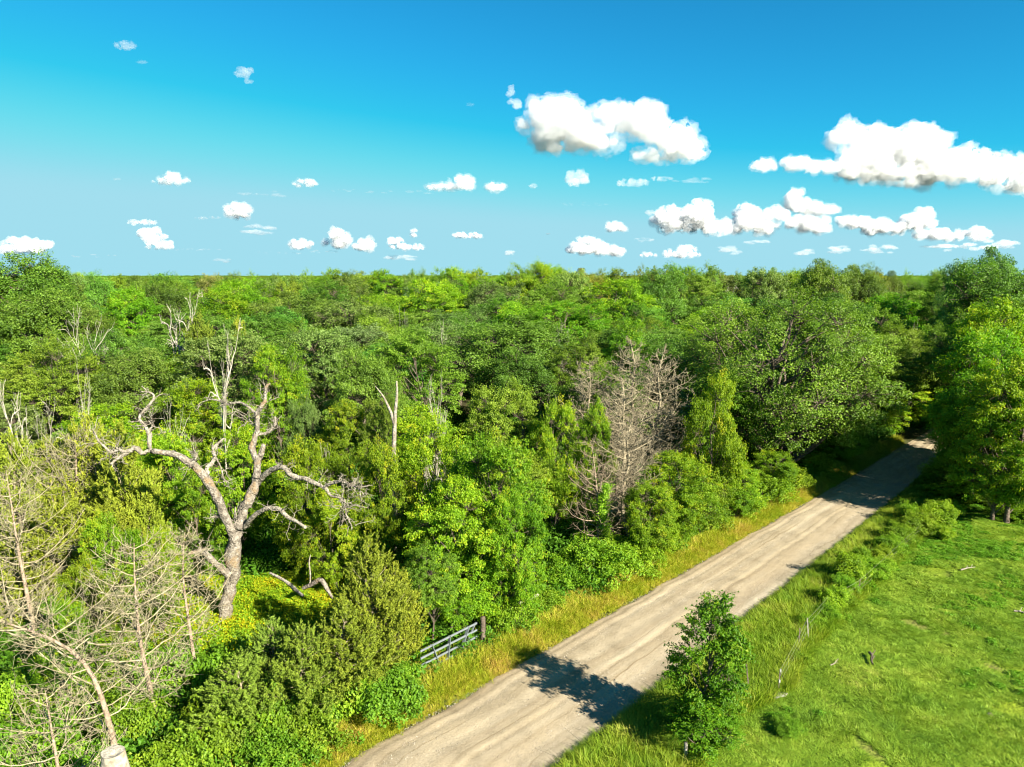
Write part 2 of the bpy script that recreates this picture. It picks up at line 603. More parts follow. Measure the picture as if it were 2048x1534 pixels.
def make_dead_tree(name, seed, H, R, mat='dead_white', stems=2, nb=4, levels=4, trunk_r=.17, spread=.50, fine=True, gnarl=.19, r3=.010):
    """bare broadleaf tree: forking grey limbs"""
    rng = np.random.default_rng(seed)
    wood, tw = Geo(), Geo()
    cur = []
    for i in range(stems):
        a = rng.uniform(0, 6.28)
        dd = norm(np.array([math.cos(a) * spread, math.sin(a) * spread, 1.0]) if stems > 1 else np.array([.05, .02, 1.]))
        cur.append((np.zeros(3), dd, H * .55 * rng.uniform(.8, 1.1), trunk_r * (1 if stems == 1 else .7)))
    last = []
    for lev in range(levels):
        nxt, P, RR = [], [], []
        for (s, dd, L, r) in cur:
            k = 8
            q = [s]
            d = dd.copy()
            for j in range(1, k):
                d = norm(d + rng.normal(size=3) * gnarl + np.array([0, 0, .03]))
                q.append(q[-1] + d * L / (k - 1))
            q = np.array(q)
            P.append(q)
            RR.append(np.linspace(r, r * .45, k))
            m = nb + 1 if lev == 0 else nb - (lev > 1)
            for b in range(m):
                f = rng.uniform(.35, 1) if b else 1.0
                i = min(int(f * (k - 1)), k - 2)
                side = norm(np.cross(d, rng.normal(size=3)))
                nd = norm(d * .75 + side * rng.uniform(.5, 1.0) + np.array([0, 0, .2]))
                nd = norm(nd * np.array([1.15, 1.15, .9]))
                nxt.append((q[i + 1], nd, L * rng.uniform(.42, .66), r * .50))
        tubes(wood if lev < 2 else tw, np.array(P), np.array(RR), 6 if lev == 0 else 4)
        cur = nxt
        last = np.array(P)
    if fine:
        twig_system(tw, last, None, rng, n2=2, l2=.6, n3=1, r2=r3, r3=r3 * .7, k2=4)
    return dict(H=H, W=2 * R, wood=wood.mesh(name + '_wood', M[mat], True), crown=tw.mesh(name + '_twigs', M[mat], True))


def make_shrub(name, seed, R, H, mat='shrub', n=220, per=45, leaf=.10, clump=.28, stems=14, ragged=.3, bark='bark'):
    rng = np.random.default_rng(seed)
    wood, crown = Geo(), Geo()
    k = 9
    lc = np.stack([rng.uniform(-.6, .6, k) * R, rng.uniform(-.6, .6, k) * R, rng.uniform(.25, .62, k) * H], axis=1)
    lr = rng.uniform(.34, .62, k) * min(R, H * 1.1)
    li = rng.integers(0, k, n)
    dd = norm(norm(rng.normal(size=(n, 3))) + np.array([0, 0, .55]))
    C0 = lc[li] + dd * lr[li][:, None] * rng.uniform(.5, 1 + ragged, size=(n, 1)) * np.array([1, 1, .85])
    C0[:, 2] = np.maximum(C0[:, 2], .08)
    idx = np.repeat(np.arange(n), per)
    C = C0[idx] + ball(len(idx), rng) * clump * np.array([1, 1, .75])
    C[:, 2] = np.maximum(C[:, 2], .03)
    Nn = dd[idx] * .45 + np.array([0, 0, .6]) + rng.normal(size=(len(idx), 3)) * .6
    t0 = rng.uniform(.3, .7, k)
    tone = np.clip(t0[li][idx] + rng.normal(size=n)[idx] * .12 + rng.normal(size=len(idx)) * .15, 0, 1)
    s = leaf * rng.uniform(.7, 1.35, len(idx))
    leaves(crown, C, Nn, s, s * .72, rng, tone)
    tgt = C0[rng.choice(n, stems * 3)]
    root = tgt * np.array([.15, .15, 0])
    u = np.linspace(0, 1, 5)[None, :, None]
    P = root[:, None] * (1 - u) + tgt[:, None] * u
    tubes(wood, P, np.linspace(.02, .006, 5)[None] * np.ones((len(P), 1)), 4)
    return dict(H=H, W=2 * R, wood=wood.mesh(name + '_stems', M[bark], True), crown=crown.mesh(name + '_leaves', M[mat]))


def measure(p):
    """true height and spread of a built plant"""
    me = p['crown']
    v = np.empty(len(me.vertices) * 3, dtype=np.float32)
    me.vertices.foreach_get('co', v)
    v = v.reshape(-1, 3)
    p['H'] = float(np.percentile(v[:, 2], 99.8))
    p['W'] = 2 * float(np.percentile(np.hypot(v[:, 0], v[:, 1]), 97))
    return p


LIB = {}
LIB['oak'] = [make_broadleaf('oak', s, 13, 5.2, 3.0, 'oak', lobes=26, clumps=22, per=74, leaf=.165, clump=.60, flat=.62, trunk_r=.30) for s in (11, 12)]
LIB['elm'] = [make_broadleaf('elm', s, 12, 4.2, 2.4, 'elm', lobes=24, clumps=24, per=64, leaf=.14, clump=.52, flat=.42, spray=.55, trunk_r=.20, lobe_r=(.30, .5)) for s in (21, 22)]
LIB['bright'] = [make_broadleaf('bright', s, 11, 3.9, 1.4, 'bright', lobes=25, clumps=24, per=66, leaf=.14, clump=.48, flat=.5, spray=.4, trunk_r=.17, shape=.12, skirt=-.8) for s in (31, 32, 33)]
LIB['sage'] = [make_broadleaf('sage', s, 11, 4.2, 2.0, 'sage', lobes=26, clumps=22, per=50, leaf=.15, clump=.45, flat=.6, spray=.3, trunk_r=.2) for s in (41, 42)]
LIB['juniper'] = [make_juniper('juniper', s, 7.5, 2.3) for s in (51, 52)]
LIB['shrub'] = [make_shrub('shrub', s, 1.6, 2.2) for s in (61, 62, 63)]
LIB['vine'] = [make_shrub('vine', s, 1.8, 1.5, mat='vine', leaf=.13, clump=.30, n=230, per=38) for s in (71, 72)]
LIB['dead_tree'] = [make_dead_tree('dead_tree', s, 10, 3.2, stems=1 + s % 3) for s in (81, 82, 83)]
LIB['bushy'] = [make_broadleaf('bushy', s, 7, 3.0, .15, 'bright', lobes=27, clumps=24, per=75, leaf=.108, clump=.38, flat=.5, spray=.45, trunk_r=.12, shape=.10, skirt=-1.0) for s in (35, 36)]
LIB['dead_juniper'] = [make_dead_juniper('dead_juniper', s, 8, 2.6, mat='dead_grey', nb=56, n2=15, n3=5, cone=.86, upcurve=.42, start=.10, r2=.0095, r3=.0065, l2=.42) for s in (91, 92)]

for _l in LIB.values():
    for _p in _l:
        measure(_p)

NAMES = {'oak': ('oak_tree', 'tree'), 'elm': ('elm_tree', 'tree'), 'bright': ('broadleaf_tree', 'tree'), 'sage': ('hackberry_tree', 'tree'),
         'juniper': ('juniper_tree', 'tree'), 'shrub': ('shrub', 'shrub'), 'vine': ('vine_thicket', 'shrub'),
         'bushy': ('broadleaf_tree', 'tree'), 'dead_tree': ('dead_tree', 'dead tree'), 'dead_juniper': ('dead_juniper', 'dead tree')}
PLACED = []      # (x, y, radius)
_cnt = {}
RNG = np.random.default_rng(5)


def put(kind, x, y, H, Wm, label, group=None, rz=None, color=(1, 1, 1), variant=None, name=None, cat=None, proto=None, z=0.0, reg=True):
    lib = LIB[kind] if proto is None else [proto]
    i = _cnt.get(kind, 0)
    _cnt[kind] = i + 1
    p = lib[i % len(lib) if variant is None else variant]
    nm, ct = NAMES.get(kind, (kind, kind))
    o = empty(name or nm, (x, y, z), RNG.uniform(0, 6.28) if rz is None else rz)
    sx, sz = Wm / p['W'], H / p['H']
    tag(o, label, cat or ct, group)
    foli = 'twigs' if kind.startswith('dead') else 'crown'
    if kind in ('shrub', 'vine'):
        foli = 'foliage'
    for nme, me in (('stem' if foli == 'foliage' else 'trunk', p['wood']), (foli, p['crown'])):
        c = link(nme, me, o)
        c.scale = (sx, sx, sz)
        c.color = (*color, 1)
    if reg:
        PLACED.append((x, y, Wm * .5))
    return o


def tree(kind, px, dist, top, wpx, label, group=None, **kw):
    """dist: metres ahead of the camera; top: photograph row of the crown's top; wpx: crown width in photograph pixels"""
    p = at_dist(px, top, dist)
    while px < 1870 and p.x > float(road_l(dist)) - 1.3 - .3 * wpx / F * dist and dist < (66 if px < 1705 else 84):
        dist += .5
        p = at_dist(px, top, dist)
    slant = dist / ray(px, top).y
    H = max(1.0, p.z)
    return put(kind, p.x, dist, H, wpx / F * slant, label, group, **kw)


def shrub(kind, px, basepy, hpx, wpx, label, group=None, **kw):
    p = gp(px, basepy)
    top = at_dist(px, basepy - hpx, p.y)
    slant = p.y / ray(px, basepy).y
    return put(kind, p.x, p.y, max(.4, top.z), wpx / F * slant, label, group, **kw)

# ================================================================== SETTING
LEFT = [(560, 1610), (700, 1524), (812, 1458), (907, 1404), (989, 1359), (1039, 1334), (1084, 1301), (1146, 1264), (1237, 1214), (1312, 1173), (1402, 1127), (1497, 1078), (1550, 1046), (1612, 1006), (1692, 957), (1746, 926), (1804, 890), (1844, 870)]
RIGHT = [(1000, 1625), (1109, 1534), (1188, 1470), (1233, 1433), (1295, 1383), (1380, 1322), (1465, 1257), (1523, 1210), (1576, 1171), (1630, 1126), (1701, 1073), (1755, 1025), (1790, 995), (1835, 960), (1875, 924), (1893, 905)]
Lg = np.array([tuple(gp(*p))[:2] for p in LEFT])
Rg = np.array([tuple(gp(*p))[:2] for p in RIGHT])
# centre line in world: fit both edges against y with low-order polynomials, then take centre and width
fl = np.polyfit(Lg[:, 1], Lg[:, 0], 3)
fr_ = np.polyfit(Rg[:, 1], Rg[:, 0], 3)
YMAXFIT = float(min(Lg[:, 1].max(), Rg[:, 1].max()))


def edge(f, y):
    y = np.asarray(y, dtype=float)
    yc = np.clip(y, 19, YMAXFIT)
    d = np.polyval(np.polyder(f), yc)
    return np.polyval(f, yc) + d * (y - yc)


def road_l(y): return edge(fl, y)
def road_r(y): return edge(fr_, y)


def ground_material():
    m = bpy.data.materials.new('forest_floor')
    t, n, l = nodes(m)
    out = n.new('ShaderNodeOutputMaterial')
    g = n.new('ShaderNodeNewGeometry')
    a = mk(n, 'ShaderNodeTexNoise')
    a.inputs['Scale'].default_value = .25
    a.inputs['Detail'].default_value = 10
    a.inputs['Roughness'].default_value = .65
    l.new(g.outputs['Position'], a.inputs['Vector'])
    r = ramp(n, [(.35, (.030, .024, .014)), (.5, (.055, .055, .018)), (.68, (.075, .105, .018))])
    l.new(a.outputs['Fac'], r.inputs[0])
    p = n.new('ShaderNodeBsdfPrincipled')
    p.inputs['Roughness'].default_value = .95
    p.inputs['Specular IOR Level'].default_value = .1
    l.new(r.outputs[0], p.inputs['Base Color'])
    l.new(p.outputs[0], out.inputs[0])
    return m


def field_material():
    m = bpy.data.materials.new('pasture_turf')
    t, n, l = nodes(m)
    out = n.new('ShaderNodeOutputMaterial')
    g = n.new('ShaderNodeNewGeometry')
    a = mk(n, 'ShaderNodeTexNoise')
    a.inputs['Scale'].default_value = .22
    a.inputs['Detail'].default_value = 9
    a.inputs['Roughness'].default_value = .6
    l.new(g.outputs['Position'], a.inputs['Vector'])
    b = mk(n, 'ShaderNodeTexNoise')
    b.inputs['Scale'].default_value = 9
    b.inputs['Detail'].default_value = 6
    l.new(g.outputs['Position'], b.inputs['Vector'])
    r = ramp(n, [(.36, (.15, .135, .05)), (.50, (.13, .20, .015)), (.68, (.19, .25, .018))])
    l.new(a.outputs['Fac'], r.inputs[0])
    r2 = ramp(n, [(.3, (.55, .55, .5)), (.7, (1.25, 1.2, 1.1))])
    l.new(b.outputs['Fac'], r2.inputs[0])
    mx = mk(n, 'ShaderNodeMix', data_type='RGBA', blend_type='MULTIPLY')
    mx.inputs[0].default_value = 1
    l.new(r.outputs[0], mx.inputs[6])
    l.new(r2.outputs[0], mx.inputs[7])
    p = n.new('ShaderNodeBsdfPrincipled')
    p.inputs['Roughness'].default_value = .9
    p.inputs['Specular IOR Level'].default_value = .1
    l.new(mx.outputs[2], p.inputs['Base Color'])
    bu = n.new('ShaderNodeBump')
    bu.inputs['Strength'].default_value = .8
    bu.inputs['Distance'].default_value = .08
    l.new(b.outputs['Fac'], bu.inputs['Height'])
    l.new(bu.outputs[0], p.inputs['Normal'])
    l.new(p.outputs[0], out.inputs[0])
    return m


def road_material():
    m = bpy.data.materials.new('gravel_road')
    t, n, l = nodes(m)
    out = n.new('ShaderNodeOutputMaterial')
    uv = mk(n, 'ShaderNodeUVMap', uv_map='UVMap')      # u metres across, v metres along
    g = n.new('ShaderNodeNewGeometry')
    mp = n.new('ShaderNodeMapping')
    mp.inputs['Scale'].default_value = (1.5, .06, 1)
    l.new(uv.outputs[0], mp.inputs['Vector'])
    st = mk(n, 'ShaderNodeTexNoise')
    st.inputs['Scale'].default_value = 1.15
    st.inputs['Detail'].default_value = 7
    st.inputs['Roughness'].default_value = .62
    l.new(mp.outputs[0], st.inputs['Vector'])
    r = ramp(n, [(.30, (.222, .178, .117)), (.44, (.258, .213, .144)), (.56, (.282, .237, .165)), (.70, (.325, .280, .205))])
    l.new(st.outputs['Fac'], r.inputs[0])
    # across profile: light worn wheel paths, grey loose gravel on the right shoulder
    sep = n.new('ShaderNodeSeparateXYZ')
    l.new(uv.outputs[0], sep.inputs[0])
    ra = ramp(n, [(0.0, (.84, .80, .74)), (.10, (.92, .89, .85)), (.22, (1.0, .98, .95)), (.34, (1.14, 1.13, 1.12)), (.43, (.98, .95, .92)), (.50, (1.08, 1.06, 1.03)), (.62, (.98, .95, .91)), (.74, (1.04, 1.01, .97)), (.84, (1.0, .99, .98)), (1.0, (.94, .93, .92))])
    dv = mk(n, 'ShaderNodeMath', operation='DIVIDE')
    dv.inputs[1].default_value = 5.2
    wn = mk(n, 'ShaderNodeTexNoise')
    wn.inputs['Scale'].default_value = .12
    wn.inputs['Detail'].default_value = 3
    l.new(g.outputs['Position'], wn.inputs['Vector'])
    sb = mk(n, 'ShaderNodeMath', operation='MULTIPLY_ADD')
    sb.inputs[1].default_value = 1.1
    sb.inputs[2].default_value = -.55
    l.new(wn.outputs['Fac'], sb.inputs[0])
    ad = mk(n, 'ShaderNodeMath', operation='ADD')
    l.new(sep.outputs[0], ad.inputs[0])
    l.new(sb.outputs[0], ad.inputs[1])
    l.new(ad.outputs[0], dv.inputs[0])
    l.new(dv.outputs[0], ra.inputs[0])
    mx = mk(n, 'ShaderNodeMix', data_type='RGBA', blend_type='MULTIPLY')
    mx.inputs[0].default_value = 1
    l.new(r.outputs[0], mx.inputs[6])
    l.new(ra.outputs[0], mx.inputs[7])
    fine = mk(n, 'ShaderNodeTexNoise')
    fine.inputs['Scale'].default_value = 11
    fine.inputs['Detail'].default_value = 8
    fine.inputs['Roughness'].default_value = .75
    l.new(g.outputs['Position'], fine.inputs['Vector'])
    rf = ramp(n, [(.34, (.72, .70, .67)), (.46, (.96, .96, .96)), (.56, (1.03, 1.03, 1.02)), (.68, (1.18, 1.17, 1.14))])
    l.new(fine.outputs['Fac'], rf.inputs[0])
    m2 = mk(n, 'ShaderNodeMix', data_type='RGBA', blend_type='MULTIPLY')
    m2.inputs[0].default_value = 1
    l.new(mx.outputs[2], m2.inputs[6])
    l.new(rf.outputs[0], m2.inputs[7])
    # damp and dusty patches, and thin dark rut lines along the road
    pt = mk(n, 'ShaderNodeTexNoise')
    pt.inputs['Scale'].default_value = .55
    pt.inputs['Detail'].default_value = 9
    pt.inputs['Roughness'].default_value = .7
    l.new(g.outputs['Position'], pt.inputs['Vector'])
    rp = ramp(n, [(.36, (.80, .79, .77)), (.5, (1, 1, 1)), (.62, (1.10, 1.09, 1.07))])
    l.new(pt.outputs['Fac'], rp.inputs[0])
    m3 = mk(n, 'ShaderNodeMix', data_type='RGBA', blend_type='MULTIPLY')
    m3.inputs[0].default_value = 1
    l.new(m2.outputs[2], m3.inputs[6])
    l.new(rp.outputs[0], m3.inputs[7])
    mp2 = n.new('ShaderNodeMapping')
    mp2.inputs['Scale'].default_value = (6.0, .045, 1)
    l.new(uv.outputs[0], mp2.inputs['Vector'])
    ln = mk(n, 'ShaderNodeTexNoise')
    ln.inputs['Scale'].default_value = 1.0
    ln.inputs['Detail'].default_value = 4
    l.new(mp2.outputs[0], ln.inputs['Vector'])
    rl = ramp(n, [(.30, (.70, .66, .60)), (.38, (1, 1, 1)), (1, (1, 1, 1))])
    l.new(ln.outputs['Fac'], rl.inputs[0])
    m4 = mk(n, 'ShaderNodeMix', data_type='RGBA', blend_type='MULTIPLY')
    m4.inputs[0].default_value = 1
    l.new(m3.outputs[2], m4.inputs[6])
    l.new(rl.outputs[0], m4.inputs[7])
    p = n.new('ShaderNodeBsdfPrincipled')
    p.inputs['Roughness'].default_value = .95
    p.inputs['Specular IOR Level'].default_value = .1
    l.new(m4.outputs[2], p.inputs['Base Color'])
    bu = n.new('ShaderNodeBump')
    bu.inputs['Strength'].default_value = .7
    bu.inputs['Distance'].default_value = .03
    l.new(fine.outputs['Fac'], bu.inputs['Height'])
    l.new(bu.outputs[0], p.inputs['Normal'])
    l.new(p.outputs[0], out.inputs[0])
    return m


def grid_mesh(name, X, Y, Z, mat, uv=None, smooth=True):
    ny, nx = X.shape
    V = np.stack([X, Y, Z], axis=-1).reshape(-1, 3)
    i = np.arange(ny - 1)[:, None] * nx
    j = np.arange(nx - 1)[None, :]
    Fc = np.stack([i + j, i + j + 1, i + j + nx + 1, i + j + nx], axis=-1).reshape(-1, 4)
    me = mesh_np(name, V, Fc, mat, smooth=smooth)
    if uv is not None:
        ul = me.uv_layers.new(name='UVMap')
        U = uv.reshape(-1, 2)[Fc.ravel()]
        ul.data.foreach_set('uv', np.ascontiguousarray(U, dtype=np.float32).ravel())
    return me


# ground: one sheet to the horizon
gx = np.concatenate([-np.geomspace(12000, 60, 30), np.linspace(-50, 50, 21), np.geomspace(60, 12000, 30)])
gy = np.concatenate([-np.geomspace(500, 60, 6), np.linspace(-50, 120, 35), np.geomspace(130, 12000, 34)])
X, Y = np.meshgrid(gx, gy)
o = link('ground', grid_mesh('ground', X, Y, X * 0, ground_material()))
tag(o, 'dark forest floor under the trees and scrub', None, None, 'structure')

# gravel road
ys = np.concatenate([np.linspace(2, 90, 420), np.linspace(91, 200, 60)])
nc = 56
cs = np.linspace(0, 1, nc)
xl, xr = road_l(ys), road_r(ys)
rngr = np.random.default_rng(77)
# ragged edges
jl = np.convolve(rngr.normal(size=len(ys) + 8), np.ones(4) / 4, 'same')[4:-4] * .15 + .12 * np.sin(ys * .9) * np.sin(ys * .37 + 1)
jr = np.convolve(rngr.normal(size=len(ys) + 8), np.ones(4) / 4, 'same')[4:-4] * .20 + .16 * np.sin(ys * .7 + 2) * np.sin(ys * .31)
X = (xl + jl)[:, None] * (1 - cs) + (xr + jr)[:, None] * cs
Y = np.repeat(ys[:, None], nc, 1)
prof = .03 + .05 * np.sin(cs * math.pi)
for c0, w0, h0 in ((.10, .022, .05), (.16, .015, -.03), (.36, .05, -.03), (.53, .018, .022), (.575, .014, -.03), (.80, .05, -.018), (.92, .04, .03), (.035, .03, .045)):
    prof = prof + .6 * h0 * np.exp(-((cs - c0) / w0) ** 2)
prof[0] = prof[-1] = .004
Z = np.repeat(prof[None], len(ys), 0)
for a in range(len(ys)):
    for b in range(1, nc - 1):
        Z[a, b] += mnoise.noise((X[a, b] * .9, Y[a, b] * .9, 0)) * .018 + mnoise.noise((X[a, b] * 3, Y[a, b] * 3, 5)) * .008
Z = np.maximum(Z, .004)
al = np.cumsum(np.r_[0, np.hypot(np.diff(ys), np.diff((xl + xr) / 2))])
UV = np.stack([np.repeat(cs[None] * 5.2, len(ys), 0), np.repeat(al[:, None], nc, 1)], axis=-1)
o = link('road', grid_mesh('road', X, Y, Z, road_material(), UV))
tag(o, 'pale tan gravel road with wheel ruts and loose shoulders', None, None, 'structure')

# pasture on the right
FENCE = [(1290, 1650), (1376, 1540), (1450, 1440), (1555, 1385), (1618, 1290), (1716, 1195), (1800, 1110), (1908, 1006), (1960, 985)]
Fg = [gp(*p) for p in FENCE]


def fence_x(y):
    return np.interp(y, [p.y for p in Fg], [p.x for p in Fg], left=Fg[0].x, right=Fg[-1].x + 0)


pys = np.linspace(6, 54.5, 60)
pcs = np.linspace(0, 1, 50)
x0 = np.where(pys < Fg[0].y, Fg[0].x - (Fg[0].y - pys) * .9, fence_x(pys)) - 1.1
X = x0[:, None] * (1 - pcs) + 75 * pcs
Y = np.repeat(pys[:, None], 50, 1)
Z = np.zeros_like(X) + .008
for a in range(60):
    for b in range(50):
        Z[a, b] += max(0, mnoise.noise((X[a, b] * .22, Y[a, b] * .22, 3)) * .22 + .06) * min(1, b / 3)
o = link('field', grid_mesh('field', X, Y, Z, field_material()))
tag(o, 'bright green cropped pasture right of the road', None, None, 'structure')


def field_z(x, y):
    return max(0, mnoise.noise((x * .22, y * .22, 3)) * .22 + .06)
#PART2
# ================================================================== DEAD OAK SNAG (hero)
def limb_from_px(pts, yoff0, yoff1, radii, n=26, wig=.03, seed=0):
    """pixel polyline -> world polyline that drifts in depth from yoff0 to yoff1"""
    out = []
    m = len(pts)
    for i, (px, py) in enumerate(pts):
        f = i / (m - 1)
        out.append(tuple(at_dist(px, py, SNAG_Y + yoff0 * (1 - f) + yoff1 * f)))
    P, R = resample(out, np.interp(np.linspace(0, 1, m), np.linspace(0, 1, len(radii)), radii), n, 1)
    rng = np.random.default_rng(seed)
    P = P + np.convolve(rng.normal(size=n), [.25, .5, .25], 'same')[:, None] * rng.normal(size=3) * wig * 2.2 * np.minimum(1, np.arange(n) / 3)[:, None]
    R = R * (1 + np.convolve(rng.normal(size=n), [.3, .4, .3], 'same') * .14)
    return P, R


SNAG_Y = gp(449, 1250).y
sb_ = gp(449, 1250)
snag = empty('dead_oak', (sb_.x, sb_.y, 0))
tag(snag, 'huge bare dead oak with forked lichened trunk and crooked limbs', 'dead tree')
SO = np.array([sb_.x, sb_.y, 0])


def gnarly(g, P, R, sides=12, seed=0, amp=.13):
    """tube with lumpy bark: radius varies round the ring"""
    P = P - SO
    k = len(P)
    gg = Geo()
    tubes(gg, P, R, sides)
    V = gg.V[0].reshape(k, sides, 3)
    nz = np.zeros((k, sides))
    for i in range(k):
        for j in range(sides):
            v = V[i, j]
            nz[i, j] = mnoise.noise((v[0] * 3.5 + seed, v[1] * 3.5, v[2] * 2.2)) * 1.1 + mnoise.noise((v[0] * 9, v[1] * 9 + seed, v[2] * 6)) * .5
    V = P[:, None] + (V - P[:, None]) * (1 + nz * amp * 2)[..., None]
    # close the end
    base_n = g.n
    g.add(V.reshape(-1, 3), gg.F[0])
    c = P[-1] + norm((P[-1] - P[-2])[None])[0] * R[-1] * .6
    r0 = base_n + (k - 1) * sides
    Fc = np.array([[r0 + i, r0 + i + 1, r0 + (i + 2) % sides, g.n] for i in range(0, sides - 1, 2)])
    g.V.append(c[None])
    g.F.append(Fc)
    g.T.append(np.full(len(Fc), .5))
    g.n += 1


SN = [
    # name, pixels, depth0, depth1, radii, n
    ('trunk', [(449, 1252), (453, 1205), (459, 1165), (465, 1135), (468, 1100), (473, 1068)], 0, 0, [.50, .42, .40, .44, .42, .46], 26),
    ('limb', [(470, 1075), (463, 1060), (446, 1027), (436, 996), (412, 954), (394, 937), (374, 920), (353, 909), (301, 901)], 0, -1.2, [.36, .34, .30, .30, .29, .27, .22, .17], 34),
    ('limb', [(301, 901), (267, 901), (253, 906), (236, 899), (218, 904), (206, 890), (194, 878), (190, 866), (185, 859)], -1.2, -1.9, [.17, .14, .13, .10, .08, .06, .04, .03], 24),
    ('limb', [(258, 903), (245, 911), (232, 921), (221, 927)], -1.3, -1.8, [.13, .11, .06], 10),
    ('limb', [(300, 900), (298, 868), (284, 844), (277, 833), (291, 818), (306, 802), (308, 788), (291, 781), (282, 773)], -1.2, -.4, [.14, .13, .11, .10, .09, .08, .06, .05, .03], 28),
    ('limb', [(296, 866), (303, 852), (302, 843), (299, 840)], -.9, -.9, [.07, .06, .03], 8),
    ('limb', [(413, 950), (418, 930), (425, 912), (423, 901), (436, 888), (445, 877)], -.3, .6, [.17, .15, .14, .10, .05], 16),
    ('limb', [(429, 910), (438, 928), (445, 944), (447, 962), (449, 972)], .1, .6, [.07, .06, .05, .03], 12),
    ('limb', [(391, 937), (388, 925), (396, 914), (393, 909)], -.6, -.9, [.12, .08, .03], 8),
    ('limb', [(474, 1070), (482, 1040), (491, 1006), (508, 975), (515, 940), (514, 915)], 0, .9, [.38, .36, .34, .32, .28, .28], 30),
    ('limb', [(515, 930), (521, 908), (524, 896), (526, 888)], .9, 1.0, [.22, .20, .17], 8),
    ('limb', [(512, 918), (503, 897), (507, 880), (513, 866), (514, 844), (512, 826), (529, 809), (534, 792), (532, 778), (541, 768)], .9, 1.7, [.24, .22, .20, .17, .15, .13, .11, .07], 30),
    ('limb', [(512, 828), (500, 816), (488, 809), (481, 802), (464, 809), (446, 804), (419, 799), (404, 806), (388, 823)], 1.4, 2.4, [.11, .10, .09, .08, .07, .05, .03], 26),
    ('limb', [(513, 870), (524, 868), (536, 864), (550, 850), (550, 833)], 1.2, 1.5, [.12, .11, .09, .05], 14),
    ('limb', [(516, 968), (526, 952), (543, 940), (564, 933), (581, 951), (605, 956), (629, 966), (650, 976)], .8, -.8, [.20, .19, .18, .17, .15, .13], 28),
    ('limb', [(648, 975), (667, 964), (691, 963), (709, 973), (722, 971), (737, 966)], -.8, -1.2, [.11, .09, .07, .04], 18),
    ('limb', [(650, 975), (667, 992), (685, 997), (688, 1016), (699, 1037), (702, 1061)], -.8, -1.0, [.12, .09, .07, .05, .03], 20),
    ('limb', [(704, 970), (712, 980), (720, 984), (726, 993)], -1.1, -1.3, [.05, .04, .02], 8),
    ('limb', [(489, 1055), (497, 1043), (508, 1030), (533, 1016), (557, 1016), (574, 1034), (595, 1044), (611, 1056)], 0, -1.6, [.17, .16, .15, .14, .11], 24),
    ('limb', [(457, 1150), (446, 1141), (432, 1127), (415, 1113), (401, 1098), (384, 1106), (378, 1110)], -.3, -1.2, [.26, .24, .20, .16, .10], 18),
    ('limb', [(448, 1038), (439, 1034), (428, 1032), (418, 1034)], 0, -.5, [.08, .06, .03], 8),
    ('limb', [(470, 1085), (471, 1050), (470, 1025), (471, 1012)], -.1, -.1, [.13, .09, .03], 8),
]
TW = Geo()
twp = []
for k, (nm, pts, a, b, rr, n) in enumerate(SN):
    P, R = limb_from_px(pts, a, b, rr, n, seed=k)
    g = Geo()
    gnarly(g, P, np.maximum(R * .70, .018), 14 if R[0] > .2 else 8, seed=k * 3.1, amp=.17 if R[0] > .2 else .12)
    thick = R[0] > .2
    c = link('trunk' if nm == 'trunk' else 'limb', g.mesh('snag_' + nm, M['snag'] if thick else M['snag_white'], True), snag)
    if k and R[-1] < .13:
        Q = P - SO
        q0 = len(Q) // 3
        idx = np.linspace(q0, len(Q) - 1, 8).astype(int)
        twp.append(Q[idx])
rs = np.random.default_rng(3)
for Q in twp:
    dv = norm(Q[1:] - Q[:-1])
    m = 11
    i = rs.integers(1, 7, m)
    d0 = norm(dv[i - 1] * .5 + norm(rs.normal(size=(m, 3))) + np.array([0, 0, .1]))
    L = rs.uniform(.3, .9, m)
    u = np.linspace(0, 1, 6)[None, :, None]
    B = Q[i][:, None] + (d0[:, None] * u + np.cumsum(rs.normal(size=(m, 6, 3)) * .09, axis=1)) * L[:, None, None]
    tubes(TW, B, np.linspace(.022, .008, 6)[None] * np.ones((m, 1)), 4)
    twig_system(TW, B, None, rs, n2=3, n3=2, l2=.6, k2=4)
# the fine fan of dead twigs at the end of the right limb and behind the top
for c, cnt, sp in ((at_dist(690, 1015, SNAG_Y - 1), 16, 1.2), (at_dist(500, 840, SNAG_Y + 1.4), 16, 1.4), (at_dist(700, 972, SNAG_Y - 1.1), 6, .6)):
    c = np.array(tuple(c)) - SO
    d0 = norm(rs.normal(size=(cnt, 3)) * np.array([1, .7, 1]) + np.array([0, 0, -.15]))
    u = np.linspace(0, 1, 7)[None, :, None]
    B = c + (d0[:, None] * u + np.cumsum(rs.normal(size=(cnt, 7, 3)) * .06, axis=1)) * sp * rs.uniform(.5, 1, (cnt, 1, 1))
    tubes(TW, B, np.linspace(.018, .008, 7)[None] * np.ones((cnt, 1)), 4)
    twig_system(TW, B, None, rs, n2=4, n3=2, l2=.5, k2=4)
link('twigs', TW.mesh('snag_twigs', M['snag_white'], True), snag)
PLACED.append((sb_.x, sb_.y, 4.5))


# two broken limbs lying under the snag
def log_px(name, pts, y0, radii, label, mat, cat='fallen limb', n=14, zmin=.1):
    P = [at_dist(px, py, yy) for (px, py), yy in zip(pts, np.linspace(*y0, len(pts)))]
    P, R = resample([tuple(p) for p in P], radii, n)
    P[:, 2] = np.maximum(P[:, 2], zmin)
    c = P.mean(axis=0)
    c[2] = 0
    g = Geo()
    global SO
    keep, SO = SO, c
    gnarly(g, P, R, 10, seed=len(name) + n)
    SO = keep
    o = link(name, g.mesh(name, mat, True))
    o.location = tuple(c)
    return tag(o, label, cat)


